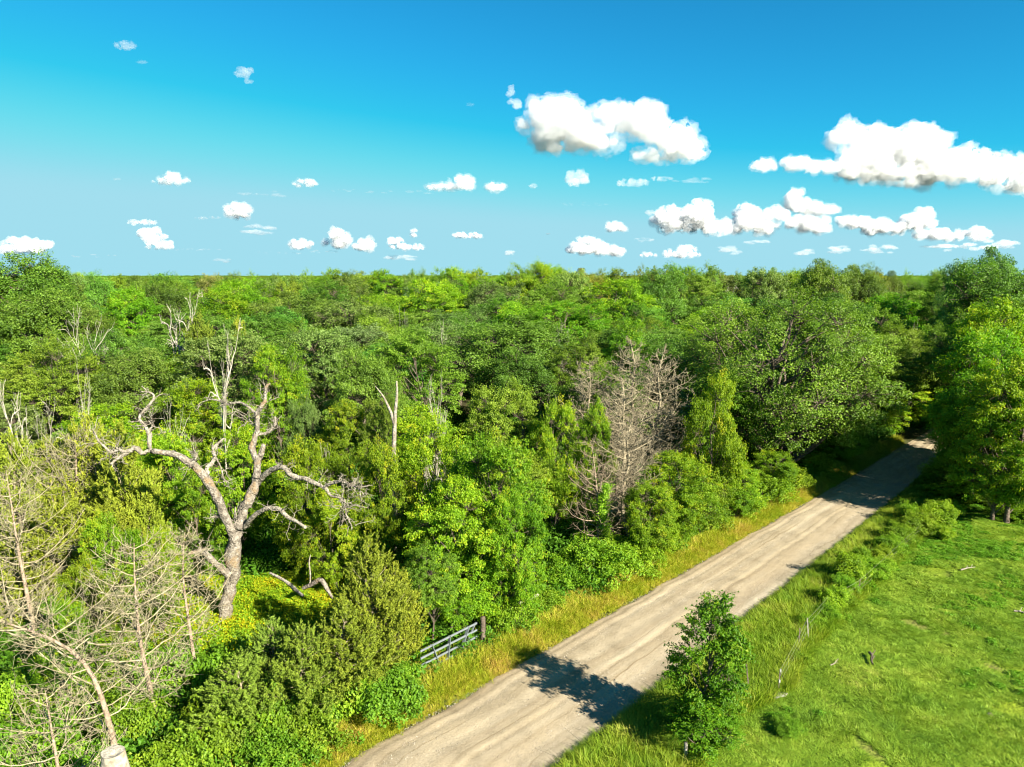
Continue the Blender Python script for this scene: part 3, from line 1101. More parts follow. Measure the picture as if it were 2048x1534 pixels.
log_px('fallen_limb', [(540, 1146), (568, 1160), (592, 1180), (606, 1192)], (33.6, 32.2), [.06, .08, .09, .07], 'pale broken limb leaning down right of the dead oak trunk', M['snag_white'])
log_px('fallen_log', [(606, 1176), (626, 1168), (642, 1156), (652, 1175), (665, 1196)], (33.4, 32.8), [.09, .11, .13, .11, .06], 'dark hooked broken log in the yellow weeds', M['snag'], cat='log')
log_px('thin_snag', [(620, 1168), (621, 1145), (617, 1125), (621, 1110)], (33.3, 33.3), [.045, .04, .035, .02], 'thin white bare stick standing beside the hooked dark log', M['snag_white'], cat='stick', n=10)

# ================================================================== DEAD JUNIPERS in the left corner
def dead_jun_px(pts, by, label, seed, R, tr, nb=46, mat='dead_tan', start=.12, zlow=None, n2=11, n3=3, upcurve=.45, cone=.8):
    """trunk through the pixels on the vertical plane by metres ahead"""
    W_ = [at_dist(px, py, by) for px, py in pts]
    base = Vector((W_[0].x + (W_[0].x - W_[1].x) * .3, by, 0))
    loc = base
    tp = [(0, 0, 0)] + [tuple(w - loc) for w in W_]
    H = max(t[2] for t in tp)
    m = make_dead_juniper('dead_juniper_%d' % seed, seed, H, R, mat=mat, nb=nb, tpath=tp, start=start, trunk_r=tr, bark='dead_red', n2=n2, n3=n3, upcurve=upcurve, cone=cone, r2=.0100, r3=.0066, l2=.46, l3=.40)
    o = empty('dead_juniper', loc)
    tag(o, label, 'dead tree')
    link('trunk', m['wood'], o)
    link('twigs', m['crown'], o)
    PLACED.append((loc.x, loc.y, 1.5))
    return o


dead_jun_px([(229, 1483), (207, 1404), (190, 1350), (165, 1309), (132, 1288), (78, 1266), (20, 1248), (-60, 1225)], 21.5, 'dead juniper with bowed trunk arching left over the pale cut stump', 301, 3.1, .12, nb=34, start=.22, cone=.35)
dead_jun_px([(320, 1474), (297, 1363), (277, 1272), (271, 1189), (268, 1148), (268, 1086)], 24.5, 'tallest bare dead juniper with straight trunk in the lower left corner', 302, 3.1, .12, nb=44, start=.22, cone=.7)
dead_jun_px([(397, 1383), (384, 1288), (372, 1206), (364, 1148), (369, 1065)], 27.0, 'bare dead juniper with reddish trunk just left of the big dead oak', 303, 2.5, .10, nb=34, start=.28, cone=.7)
dead_jun_px([(68, 1255), (37, 1106), (25, 1024), (12, 941)], 30.0, 'grey dead juniper at the left edge, its twigs in dense haze', 305, 3.0, .12, nb=46, start=.2, cone=.6)
dead_jun_px([(159, 1102), (153, 1003), (153, 941), (150, 870)], 36.5, 'half bare juniper with thin upswept branches among yellow green sprays', 304, 3.4, .12, nb=40, start=.30, upcurve=.9)
dead_jun_px([(120, 1560), (100, 1440), (90, 1380)], 19.5, 'low dead juniper with fanned twigs at the bottom left corner', 306, 2.6, .09, nb=26, start=.15, cone=.5)
# brown dead one with the climbing vine beside the road
dead_jun_px([(1196, 1090), (1197, 1020), (1192, 960), (1184, 890)], gp(1196, 1120).y, 'small brown dead juniper with yellow vine on its trunk beside the road', 307, 2.6, .11, nb=34, mat='dead_red', start=.12, n2=9, n3=3)
# the big grey cluster in the middle
for px, yy, tp_, w, lb in [(1180, 50, 715, 150, 'grey dead juniper at the left shoulder of the pale clump'),
                           (1212, 51, 668, 150, 'grey dead juniper, left spire of the pale bare clump'),
                           (1255, 50, 672, 170, 'pale dead juniper between the two spires of the clump'),
                           (1292, 48, 655, 190, 'highest pale dead juniper in the middle of the bare clump'),
                           (1335, 48, 690, 170, 'bare dead juniper right of the highest one in the clump'),
                           (1368, 46, 755, 140, 'grey bare dead juniper on the right flank of the pale clump'),
                           (1240, 45.5, 750, 170, 'bare dead juniper in front left of the pale clump'),
                           (1315, 44.5, 765, 170, 'bare dead juniper in front right of the pale clump'),
                           (1270, 42, 830, 150, 'low grey dead juniper at the foot of the pale clump'),
                           (1345, 41.5, 850, 120, 'lowest grey dead juniper right at the foot of the clump')]:
    tree('dead_juniper', px, yy, tp_, w * 1.25, lb, 'dead junipers in the grey clump')

# vine on the small brown dead juniper
vp = at_dist(1199, 1120, gp(1196, 1120).y)
g = Geo()
rv = np.random.default_rng(8)
n = 2600
hh = rv.uniform(0, 1, n) ** .8
c = np.stack([vp.x + .22 + np.sin(hh * 7) * .16 + rv.normal(size=n) * .17, vp.y - .2 + rv.normal(size=n) * .2, hh * 4.7 + .1], axis=1) - np.array([vp.x, vp.y, 0])
leaves(g, c, rv.normal(size=(n, 3)) + np.array([0, -.6, .5]), .12, .085, rv, rv.uniform(.5, 1, n))
o = link('climbing_vine', g.mesh('climbing_vine', M['vine']))
o.location = (vp.x, vp.y, 0)
tag(o, 'yellow green vine climbing the small brown dead juniper', 'vine')

# ================================================================== CUT STUMP, bottom left
def build_stump():
    top = at_dist(224, 1503, 17.2)
    bot = Vector((top.x + .65, top.y + .1, 0))
    root = empty('cut_stump', (bot.x, bot.y, 0))
    tag(root, 'pale barkless cut tree trunk with flat sawn top in the lower left corner', 'stump')
    k, s = 22, 28
    tt = np.linspace(0, 1, k)
    c = np.stack([(top.x - bot.x) * tt, (top.y - bot.y) * tt, top.z * tt], axis=1)
    r = .54 - .25 * np.minimum(1, tt * 1.05) ** .8
    g = Geo()
    V = []
    for i in range(k):
        for j in range(s):
            a = j / s * 2 * math.pi
            q = 1 + mnoise.noise((math.cos(a) * 1.2, math.sin(a) * 1.2, tt[i] * 1.5)) * .16 + mnoise.noise((math.cos(a) * 4, math.sin(a) * 4, tt[i] * 3)) * .05
            if tt[i] > .80:
                q += .38 * math.exp(-((a - 3.75) / .38) ** 2) * math.sin((tt[i] - .80) / .17 * math.pi) * (tt[i] < .97)
            V.append((c[i, 0] + math.cos(a) * r[i] * q, c[i, 1] + math.sin(a) * r[i] * q, c[i, 2]))
    Fc = [[i * s + j, i * s + (j + 1) % s, (i + 1) * s + (j + 1) % s, (i + 1) * s + j] for i in range(k - 1) for j in range(s)]
    g.add(np.array(V), np.array(Fc))
    link('trunk', g.mesh('stump_trunk', bark_material('stump_wood', (.16, .13, .09), (.33, .29, .22), (.45, .41, .34), scale=3.5, bump=.35, patches=(.28, .19, .11)), True), root)
    # sawn face with a hollow
    ring = np.array(V[-s:])
    cc = ring.mean(axis=0)
    V2, F2 = [], []
    rings = 7
    for a in range(rings + 1):
        f = 1 - a / rings
        for j in range(s):
            p = cc + (ring[j] - cc) * (f * .985)
            hol = math.exp(-((p[0] - cc[0] - .08) ** 2 + (p[1] - cc[1] + .06) ** 2) / .012)
            V2.append((p[0], p[1], p[2] + .004 - hol * .09))
    for a in range(rings):
        for j in range(s):
            F2.append([a * s + j, a * s + (j + 1) % s, (a + 1) * s + (j + 1) % s, (a + 1) * s + j])
    g = Geo()
    g.add(np.array(V2), np.array(F2))
    link('sawn_face', g.mesh('sawn_face', plain('sawn_wood', (.30, .27, .21), .9, .1, 0, .35, 14), True), root)
    PLACED.append((bot.x, bot.y, 1.0))


build_stump()

# ================================================================== GATE
def box_between(g, a, b, w, h, up=Vector((0, 0, 1))):
    a, b = Vector(a), Vector(b)
    d = (b - a).normalized()
    s = d.cross(up).normalized()
    u = s.cross(d).normalized()
    V = []
    for p in (a, b):
        for sx, sz in ((-1, -1), (1, -1), (1, 1), (-1, 1)):
            V.append(tuple(p + s * w * .5 * sx + u * h * .5 * sz))
    Fc = [[0, 1, 2, 3], [7, 6, 5, 4], [0, 4, 5, 1], [1, 5, 6, 2], [2, 6, 7, 3], [3, 7, 4, 0]]
    g.add(np.array(V), np.array(Fc))


GZ = 1.45
ga = at_dist(838, 1304, 27.6)
ra_ = ray(838, 1304); ta = (CAM_H - GZ) / -ra_.z; ga = Vector((ra_.x * ta, ra_.y * ta, 0))
rb_ = ray(956, 1245); tb = (CAM_H - GZ) / -rb_.z; gb = Vector((rb_.x * tb, rb_.y * tb, 0))
gate = empty('metal_gate', gb)
tag(gate, 'light grey metal farm gate of four rails on crossed braces', 'gate')
gm = plain('gate_metal', (.17, .19, .205), .45, .5, .3, .12, 5)
gd = (ga - gb)
glen = gd.length
gdir = gd.normalized()
gn = gdir.cross(Vector((0, 0, 1))).normalized()
Zs = [GZ, 1.12, .80, .48, .20]


def gpt(f, z, off=0):
    return gdir * (glen * f) + Vector((0, 0, z)) + gn * off


for z in Zs:
    g = Geo()
    box_between(g, gpt(0.02, z), gpt(.98, z), .035, .085)
    link('rail', g.mesh('gate_rail', gm), gate)
for f0, z0, f1, z1 in ((.03, GZ + .04, .30, .22), (.17, GZ + .04, .36, .22), (.50, GZ + .04, .55, .22), (.80, GZ + .04, .66, .22), (.985, GZ + .05, .985, .14), (.015, GZ + .05, .015, .14)):
    g = Geo()
    box_between(g, gpt(f0, z0, .040), gpt(f1, z1, .040), .07, .03)
    link('brace', g.mesh('gate_brace', gm), gate)
    if .1 < f0 < .9:
        g = Geo()
        box_between(g, gpt(f0, z0, -.040), gpt(f1, z1, -.040), .07, .03)
        link('brace', g.mesh('gate_brace', gm), gate)
PLACED.append((gb.x - 1.5, gb.y - .5, 2.2))


def wood_post(x, y, h, r, label, name='gate_post', lean=(0, 0), mat=None, cat='post', z=0):
    rng = np.random.default_rng(int(abs(x * 100)))
    k, s = 9, 10
    tt = np.linspace(0, 1, k)
    V = []
    for i in range(k):
        for j in range(s):
            a = j / s * 2 * math.pi
            q = r * (1 + mnoise.noise((math.cos(a) * 1.5 + x, math.sin(a) * 1.5, tt[i] * 2)) * .25) * (1.1 - .15 * tt[i])
            V.append((lean[0] * tt[i] + math.cos(a) * q, lean[1] * tt[i] + math.sin(a) * q, h * tt[i] + (mnoise.noise((a, x, 1)) * .06 if i == k - 1 else 0)))
    V.append((lean[0], lean[1], h - .01))
    Fc = [[i * s + j, i * s + (j + 1) % s, (i + 1) * s + (j + 1) % s, (i + 1) * s + j] for i in range(k - 1) for j in range(s)]
    g = Geo()
    g.add(np.array(V), np.array(Fc + [[(k - 1) * s + j, (k - 1) * s + (j + 1) % s, (k - 1) * s + (j + 2) % s, k * s] for j in range(0, s, 2)]))
    o = link(name, g.mesh(name, mat or M['snag'], True))
    o.location = (x, y, z)
    return tag(o, label, cat)


wood_post(gb.x + .22, gb.y + .03, 1.7, .12, 'thick dark wooden post at the hinge end of the metal gate', mat=M['bark'])
# fallen brace rail and small wire post further along the left fence line
bp = gp(1060, 1212)
log_px('brace_rail', [(1036, 1208), (1056, 1199), (1076, 1189)], (31.2, 32.0), [.07, .075, .07], 'weathered grey wooden brace rail in the weeds right of the gate', M['snag_white'], cat='rail', n=8, zmin=.6)
q = gp(1076, 1205)
wood_post(q.x, q.y, 1.1, .06, 'short grey wooden post at the end of the weathered brace rail', name='fence_post')
q = gp(1066, 1180)
q = gp(1068, 1176)


def t_post(basepx, toppy, label, lean=0.0, collars=0, mat=None, r=.022, group=None, name='fence_post', wires=False):
    p = gp(*basepx)
    top = at_dist(basepx[0], toppy, p.y)
    h = max(.9, top.z)
    root = empty(name, (p.x, p.y, 0))
    tag(root, label, 'post', group)
    g = Geo()
    box_between(g, (0, 0, -.1), (lean, 0, h), .05, .012, Vector((0, 1, 0)))
    box_between(g, (0, .022, -.1), (lean, .022, h), .012, .036, Vector((0, 1, 0)))
    link('shaft', g.mesh('post_shaft', mat or POSTM), root)
    for c in range(collars):
        f = 1 - c * .42 - .05
        g = Geo()
        box_between(g, (lean * f, -.03, h * f - .06), (lean * f, -.03, h * f + .06), .06, .06, Vector((0, 1, 0)))
        link('insulator', g.mesh('insulator', INSM), root)
    return root, Vector((p.x + lean, p.y, h))


POSTM = plain('rusty_steel', (.10, .075, .065), .8, .2, .2)
INSM = plain('white_insulator', (.24, .24, .225), .5, .3)
GREYP = plain('grey_wood_post', (.20, .18, .155), .9, .1)
tops = []
tops.append(t_post((1556, 1388), 1338, 'dark steel post with white insulators beside a bare patch in the pasture edge', .03, 3)[1])
t_post((1500, 1392), 1328, 'thin leaning dark post left of the one with white insulators', -.22)
tops.append(t_post((1618, 1290), 1236, 'taller pale leaning fence post above the pasture', -.16, mat=GREYP)[1])
t_post((1597, 1300), 1256, 'short dark rod standing left of the pale leaning fence post')
tops.append(t_post((1656, 1222), 1196, 'short grey post half hidden by weeds near the fence saplings', 0, mat=GREYP)[1])
tops.append(t_post((1716, 1198), 1158, 'dark post below the leafy sapling in the fence row', .04)[1])
tops.append(t_post((1908, 1010), 982, 'pale post under the small tree at the far end of the fence row', .02, mat=GREYP)[1])
t_post((1068, 1180), 1146, 'small dark wire post in the scrub left of the road')
q = gp(1370, 1532)
wood_post(q.x, q.y, .9, .07, 'low broken dark stub post at the foot of the roadside sapling', name='stub_post', mat=GREYP)
# fence wires
g = Geo()
tops.sort(key=lambda v: v.y)
P_, R_ = [], []
for a, b in zip(tops[:-1], tops[1:]):
    for fz in (.95, .70, .45):
        u = np.linspace(0, 1, 7)
        P_.append(np.stack([a.x + (b.x - a.x) * u, a.y + (b.y - a.y) * u, (a.z + (b.z - a.z) * u) * fz - .06 * np.sin(u * math.pi)], axis=1))
        R_.append(np.full(7, .004))
tubes(g, np.array(P_), np.array(R_), 3)
o = link('fence_wire', g.mesh('fence_wire', plain('wire', (.25, .22, .2), .6, .4, .6)))
tag(o, 'thin slack wires strung between the pasture fence posts', 'wire')

# bare rock/concrete patch at the white post and sticks in the pasture
q = gp(1552, 1392)
g = Geo()
a = np.linspace(0, 2 * math.pi, 15)[:-1]
rr = .42 * (1 + .2 * np.sin(a * 3 + 1))
for z, f in ((0, 1.05), (.05, 1.0), (.07, .8)):
    pass
V = np.concatenate([np.stack([np.cos(a) * rr * f, np.sin(a) * rr * f * .6, np.full(14, z)], axis=1) for z, f in ((-.02, 1.08), (.05, 1.0), (.075, .75), (.08, .05))])
Fc = [[i * 14 + j, i * 14 + (j + 1) % 14, (i + 1) * 14 + (j + 1) % 14, (i + 1) * 14 + j] for i in range(3) for j in range(14)]
g.add(V, np.array(Fc))
o = link('flat_rock', g.mesh('flat_rock', plain('grey_rock', (.14, .135, .11), .9, .1), True))
o.location = (q.x, q.y, .06)
tag(o, 'flat grey rock at the foot of the post with white insulators', 'rock')


def stick(px0, px1, r, label, mat, lift=.12):
    a_, b_ = gp(*px0), gp(*px1)
    c_ = (a_ + b_) / 2
    u = np.linspace(0, 1, 8)[:, None]
    P = np.array(tuple(a_ - c_)) * (1 - u) + np.array(tuple(b_ - c_)) * u
    P[:, 2] += lift + np.sin(u[:, 0] * 5) * .03
    P[:, 0] += np.sin(u[:, 0] * 6) * .05
    g = Geo()
    tubes(g, P, np.linspace(r, r * .5, 8), 6)
    for i in (2, 5):
        tubes(g, np.linspace(P[i], P[i] + np.array([.25, .2, .12]), 3), np.array([r * .5, r * .4, r * .2]), 4)
    o = link('fallen_stick', g.mesh('fallen_stick', mat, True))
    o.location = (c_.x, c_.y, field_z(c_.x, c_.y))
    tag(o, label, 'stick')


stick((1920, 1148), (1950, 1141), .05, 'pale bent stick lying in the weedy upper pasture', M['snag_white'])
stick((2027, 1230), (2060, 1236), .05, 'pale stick at the right edge of the pasture', M['snag_white'])
stick((1738, 1318), (1746, 1340), .07, 'dark short branch stuck in the middle of the pasture', M['bark'], .2)
stick((1660, 1340), (1676, 1334), .03, 'thin pale twig on the cropped grass near the fence', M['snag_white'], .1)
q = gp(1980, 1434)
o = wood_post(q.x, q.y, .09, .11, 'small tan clod lying on the lower pasture', name='clod', mat=plain('tan_clod', (.26, .19, .13), .9, .1), cat='clod', z=field_z(q.x, q.y))
#PART3
# ================================================================== TREES PLACED BY HAND
def J(*a, **k): return tree('juniper', *a, **k)


# skyline, left to right
tree('oak', 30, 84, 506, 250, 'tallest dark oak rising above the skyline at the left edge')
tree('oak', 105, 92, 540, 120, 'dark pointed oak just right of the tallest left-edge oak', color=(.9, .95, .9))
tree('oak', 60, 70, 580, 230, 'broad dark oak below the tallest left-edge oak')
tree('bright', 1065, 118, 526, 115, 'bushy bright green tree topping the skyline right of centre')
tree('bright', 1112, 128, 536, 80, 'narrow bright tree next right of the skyline centre topper')
tree('oak', 1172, 132, 538, 110, 'brownish dark rounded tree on the skyline right of centre', color=(1.5, .95, .8))
tree('oak', 1320, 112, 530, 120, 'dark green rounded tree on the skyline under the long low clouds')
tree('elm', 1400, 122, 531, 135, 'pale olive feathery tree on the skyline above the big oak')
tree('elm', 1540, 122, 538, 130, 'low wide feathery tree on the skyline behind the big roadside oak')
tree('oak', 1640, 98, 520, 130, 'open crowned dark tree standing proud of the skyline right of the big oak', color=(1.1, 1.1, 1))
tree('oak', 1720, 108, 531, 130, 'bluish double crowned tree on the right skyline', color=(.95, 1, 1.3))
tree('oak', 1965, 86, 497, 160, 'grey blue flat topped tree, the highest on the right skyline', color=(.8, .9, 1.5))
tree('oak', 2000, 78, 530, 220, 'wide dark oak below the highest right skyline tree')
tree('elm', 1905, 96, 540, 110, 'olive tree left of the highest right skyline tree')
tree('elm', 695, 140, 544, 130, 'light green tree on the left-centre skyline')
tree('bright', 770, 132, 541, 110, 'bright crown on the skyline left of centre')
tree('elm', 850, 134, 542, 100, 'feathery skyline crown just left of the middle')
tree('bright', 900, 128, 535, 90, 'pointed bright skyline crown near the middle of the photo')
tree('bright', 950, 130, 540, 90, 'small bright skyline crown left of the bushy topper')

# middle distance
tree('dead_tree', 335, 72, 580, 150, 'spreading white dead tree below the left skyline')
tree('dead_tree', 175, 58, 610, 120, 'pale leaning dead tree below the dark left oaks')
tree('dead_tree', 160, 40, 725, 105, 'bare white forked dead tree above the yellow junipers')
tree('dead_tree', 40, 38, 735, 120, 'multi stemmed white dead tree at the left edge', variant=0)
tree('dead_tree', 90, 38, 790, 80, 'short white dead tree beside the multi stemmed one')
tree('dead_tree', 820, 82, 612, 50, 'small white dead tree in the distant middle woods')
tree('dead_tree', 893, 74, 640, 42, 'thin grey bare tree left of the dense dark oak')
tree('dead_tree', 1125, 72, 640, 45, 'little bare forked tree right of the dense dark oak')
tree('dead_tree', 1835, 74, 640, 45, 'cluster of thin white bare stems in the right woods')
tree('dead_tree', 440, 46, 640, 110, 'bare pale sapling with leafy base behind the dead oak')
tree('dead_tree', 350, 41, 790, 70, 'half dead grey tree hidden behind the dead oak limbs')
tree('dead_tree', 870, 42, 740, 120, 'wispy bare twiggy tree in the centre woods')
tree('dead_tree', 640, 40, 880, 60, 'grey bare brush right of the dead oak')
tree('sage', 445, 56, 665, 240, 'large mixed olive tree behind the dead oak')
tree('oak', 1010, 70, 632, 270, 'dense dark oak with knobby crown in the centre of the woods', color=(.85, .95, 1.0))
tree('oak', 1050, 62, 700, 170, 'lower dark oak in front of the dense knobby one')
tree('oak', 560, 96, 585, 170, 'dark grey oak below the left-centre skyline', color=(1.25, 1.1, 1.5))
tree('sage', 700, 86, 598, 200, 'greyish sage crowned tree in the distant centre', color=(.9, .95, 1))
J(395, 70, 628, 110, 'olive juniper crown in the left middle distance', color=(.75, .9, 1))
J(475, 68, 640, 90, 'yellow olive juniper in the left middle distance')
tree('sage', 640, 60, 655, 190, 'silvery sage tree right of the olive junipers')
tree('elm', 830, 58, 650, 190, 'green feathery tree left of the dense dark oak')
tree('oak', 730, 52, 700, 170, 'dark green tree in the middle woods left of centre')
tree('elm', 100, 54, 672, 200, 'pale feathery tree above the white dead stems')
tree('oak', 245, 60, 660, 170, 'dark oak between the pale dead tree and the olive tree')
tree('sage', 600, 46, 790, 90, 'little grey green conical tree with pale visible trunk', name='young_tree')
tree('bright', 690, 44, 800, 120, 'bright green bush-like tree right of the little conical tree')
tree('bright', 550, 52, 690, 130, 'bright green narrow tree behind the top of the dead oak')
tree('elm', 760, 43, 790, 90, 'bright elm half hiding the broken brown snag')
tree('bushy', 470, 41, 850, 150, 'deep green tree filling the fork of the dead oak')
tree('bushy', 330, 40, 860, 160, 'green tree under the left limb of the dead oak')
tree('bushy', 375, 36.5, 940, 130, 'low green tree in the shade left of the dead oak fork')
tree('bushy', 620, 37.5, 880, 160, 'glossy green tree behind the right limb of the dead oak')
tree('bushy', 665, 35.5, 965, 120, 'leafy tree under the right limb of the dead oak')
tree('bushy', 760, 36, 880, 130, 'dark leaved tree between the dead oak and the bright centre tree')
tree('bushy', 870, 37, 830, 170, 'spreading bright tree with olive shoots in the centre')
tree('bushy', 985, 33.5, 865, 230, 'largest bright yellow green tree in the centre foreground')
tree('bushy', 900, 31.5, 960, 200, 'bright green tree left of the largest foreground one')
tree('bushy', 1030, 31.0, 985, 130, 'green tree leaning toward the road right of the largest foreground one')
tree('bushy', 925, 31.6, 1080, 170, 'low dense green growth under the foreground trees above the gate')
tree('elm', 860, 30.0, 1080, 120, 'thin silvery twigged tree above the gate')
tree('elm', 1000, 46, 760, 150, 'mid green tree in front of the dense dark oak')
tree('bushy', 1110, 44, 800, 110, 'shady tree left of the narrow vine clad tree')
tree('bushy', 1190, 44, 800, 90, 'narrow upright vine clad tree left of the grey dead clump')
tree('bright', 1250, 64, 640, 120, 'fresh green tree behind the grey dead clump')
tree('elm', 1160, 62, 660, 130, 'soft green tree left of the grey dead clump')
tree('bushy', 1430, 45, 750, 130, 'tall bright tree between grey dead clump and big oak')
tree('bushy', 1360, 36.5, 905, 170, 'round orange tipped green tree at the roadside below the grey clump')
tree('bushy', 1300, 35.5, 960, 120, 'dark green roadside tree left of the orange tipped one')
tree('bushy', 1475, 42, 920, 110, 'leafy roadside tree right of the orange tipped one')
tree('bushy', 1550, 47, 905, 110, 'low bright roadside tree beneath the big oak')
# the big roadside oak
big = measure(make_broadleaf('big_oak', 99, 15.5, 8.6, 1.2, 'oak', lobes=52, clumps=24, per=68, leaf=.155, clump=.66, flat=.65, trunk_r=.40, limb_r=1.3, lobe_r=(.20, .32), gaps=.25, skirt=-.9))
tree('oak', 1575, 57, 585, 410, 'largest spreading oak overhanging the gravel road with heavy limbs showing', proto=big, color=(1.1, 1.05, .9), name='oak_tree')
tree('oak', 1690, 62, 640, 170, 'oak crown joined to the right of the largest roadside oak', color=(1.2, 1.1, 1))
tree('bushy', 1680, 54, 800, 120, 'shaded green tree by the road bend left side')
tree('elm', 1800, 70, 650, 150, 'green tree beyond the road bend')
tree('bushy', 1790, 62, 740, 130, 'shadowed tree at the far left side of the bend')
tree('bushy', 1850, 74, 700, 120, 'shadowed tree beyond the end of the visible road')
# right of the road
tree('bushy', 2012, 52, 660, 240, 'large glossy tree on the right overhanging the end of the road', color=(.85, .95, 1))
tree('bushy', 2050, 47, 700, 220, 'broad tree at the right edge behind the pasture')
tree('bushy', 1968, 51, 745, 130, 'pale tipped tree right beside the road bend')
tree('bushy', 2010, 47.5, 800, 190, 'dark lower tree at the shaded pasture edge', color=(.8, .9, .9))
tree('elm', 1945, 66, 610, 180, 'olive tree above the glossy right-hand trees')
tree('elm', 2060, 62, 600, 180, 'olive crowned tree at the far right edge')
for i, (x, y) in enumerate([(50, 46), (56, 40), (39, 56), (46, 54), (52, 30), (60, 33), (43.5, 60)]):  # extra trees put in as sun blockers, most of them out of view
    put(('bushy', 'oak')[i % 2], x, y, 13 + i % 3, 9.5, 'tree added to cast shade behind the right pasture edge', 'trees added for shade behind the right pasture edge', color=(.9, .95, .95))
# sun blockers: trees standing on the right behind the pasture corner, beyond the frame
for (x, y, h) in [(47.5, 49.5, 15), (44.0, 50.0, 13), (51, 41, 14)]:
    put('oak', x, y, h, 9, 'tall oak in the dark grove right of the pasture', 'dark grove right of the pasture')

# broken brown snag in the centre
def mini_snag():
    y0 = 41
    base = at_dist(787, 900, y0)
    root = empty('broken_snag', (base.x, y0, 0))
    tag(root, 'broken reddish dead trunk with one hooked limb in the centre woods', 'dead tree')
    o0 = np.array([base.x, y0, 0])
    for nm, pts, rr in (('trunk', [(788, 985), (787, 900), (789, 860), (790, 820), (795, 790), (793, 762)], [.17, .14, .13, .10, .08, .05]),
                        ('limb', [(789, 850), (782, 825), (773, 805), (765, 790), (750, 772)], [.10, .09, .07, .05, .03])):
        P, R = resample([tuple(at_dist(a, b, y0)) for a, b in pts], rr, 18)
        if nm == 'trunk':
            P[0, 2] = min(P[0, 2], .0)
        g = Geo()
        tubes(g, P - o0, R, 8)
        link(nm, g.mesh('broken_' + nm, M['snag_white'], True), root)


mini_snag()

# live junipers near the dead oak
J(735, 27.2, 1075, 165, 'pointed yellow olive juniper right of the dead oak, left of the gate')
J(690, 26.8, 1190, 150, 'wide yellow olive juniper in front of the hooked log')
J(790, 28.5, 1130, 120, 'small yellow juniper nearest the gate')
J(690, 25.6, 1210, 170, 'low yellow green juniper behind the vine thicket')
J(540, 25.5, 1240, 140, 'drooping grey green juniper below the dead oak', color=(.75, .95, 1.5))
J(470, 23.5, 1315, 170, 'ragged dark juniper in the lower left thicket', color=(.7, .9, 1.2))
J(600, 24.4, 1250, 160, 'dense olive juniper among the vines', color=(.85, .95, 1.1))
J(235, 35.5, 850, 170, 'golden green juniper left of the shaded hollow', variant=0)
J(170, 37.5, 835, 170, 'feathery yellow green juniper below the white forked dead tree')
J(90, 38.0, 880, 190, 'feathery juniper below the multi stemmed dead tree')
J(20, 36.0, 870, 160, 'pale feathery juniper at the left edge')
J(290, 34.8, 960, 100, 'low golden juniper beside the dark hollow')
J(110, 33.0, 980, 180, 'yellow green juniper behind the grey left-edge twigs')
J(215, 33.0, 1010, 150, 'soft yellow juniper right of the half bare one')
J(30, 31.5, 1060, 150, 'pale green juniper low at the left edge')
tree('bushy', 215, 30, 1030, 130, 'fresh green young tree among the dead junipers')
tree('bushy', 160, 27.5, 1110, 120, 'small leafy tree behind the bare twigs on the left')
tree('bushy', 130, 25, 1190, 130, 'bright low tree under the bare twigs on the left')
tree('bushy', 310, 31, 1060, 110, 'green young tree left of the dead oak foot')

# roadside sapling and fence-row plants (right side)
sap = measure(make_broadleaf('sapling', 7, 5.6, 1.35, .5, 'bright', lobes=30, clumps=15, per=34, leaf=.10, clump=.25, flat=.5, spray=.8, trunk_r=.07, shape=.20, skirt=-.95, lobe_r=(.26, .48), limb_r=1.6))
sp_ = gp(1408, 1504)
put('bright', sp_.x, sp_.y, 6.0, 2.75, 'young dark leaved tree standing alone on the near verge of the road', proto=sap, name='young_tree', color=(.60, .72, .70), rz=.5)
put('bright', sp_.x + .6, sp_.y + .3, 3.5, 1.8, 'bushy second stem right of the lone verge tree', proto=sap, name='young_tree', color=(.60, .72, .70), rz=2.5)
put('bright', sp_.x - .2, sp_.y - .5, 2.5, 2.5, 'low leafy growth at the foot of the lone verge tree', proto=sap, name='young_tree', color=(.55, .66, .8), rz=4.0)
tree('bright', 1897, gp(1895, 1006).y, 918, 100, 'small bright tree at the far end of the fence row', proto=sap, name='young_tree', color=(1.25, 1.25, 1))
shrub('shrub', 1845, 1066, 46, 80, 'leafy bush left of the small bright fence-row tree')
shrub('shrub', 1800, 1095, 45, 75, 'bush in the middle of the fence row')
shrub('shrub', 1895, 1035, 36, 60, 'bush at the foot of the small bright fence-row tree')
shrub('shrub', 1760, 1130, 40, 60, 'small bush on the shaded side of the fence row')
shrub('shrub', 1712, 1172, 62, 85, 'upright bush over the dark fence post')
shrub('shrub', 1735, 1155, 40, 70, 'light bush behind the upright fence bush')
shrub('shrub', 1672, 1215, 45, 75, 'dark weedy bush at the short grey post')
shrub('shrub', 1640, 1240, 28, 60, 'low weed clump left of the short grey post')
shrub('shrub', 1575, 1468, 30, 70, 'small dark weed clump in the lower pasture edge', color=(.8, .9, 1))
for px, py, h, w, lb in ((1930, 1012, 28, 90, 'low bush at the left end of the shaded pasture top'), (1985, 1018, 30, 90, 'middle low bush along the shaded pasture top'), (2035, 1040, 30, 90, 'low bush where the shaded pasture top meets the right edge')):
    shrub('shrub', px, py, h, w, lb, 'low bushes along the top of the pasture')

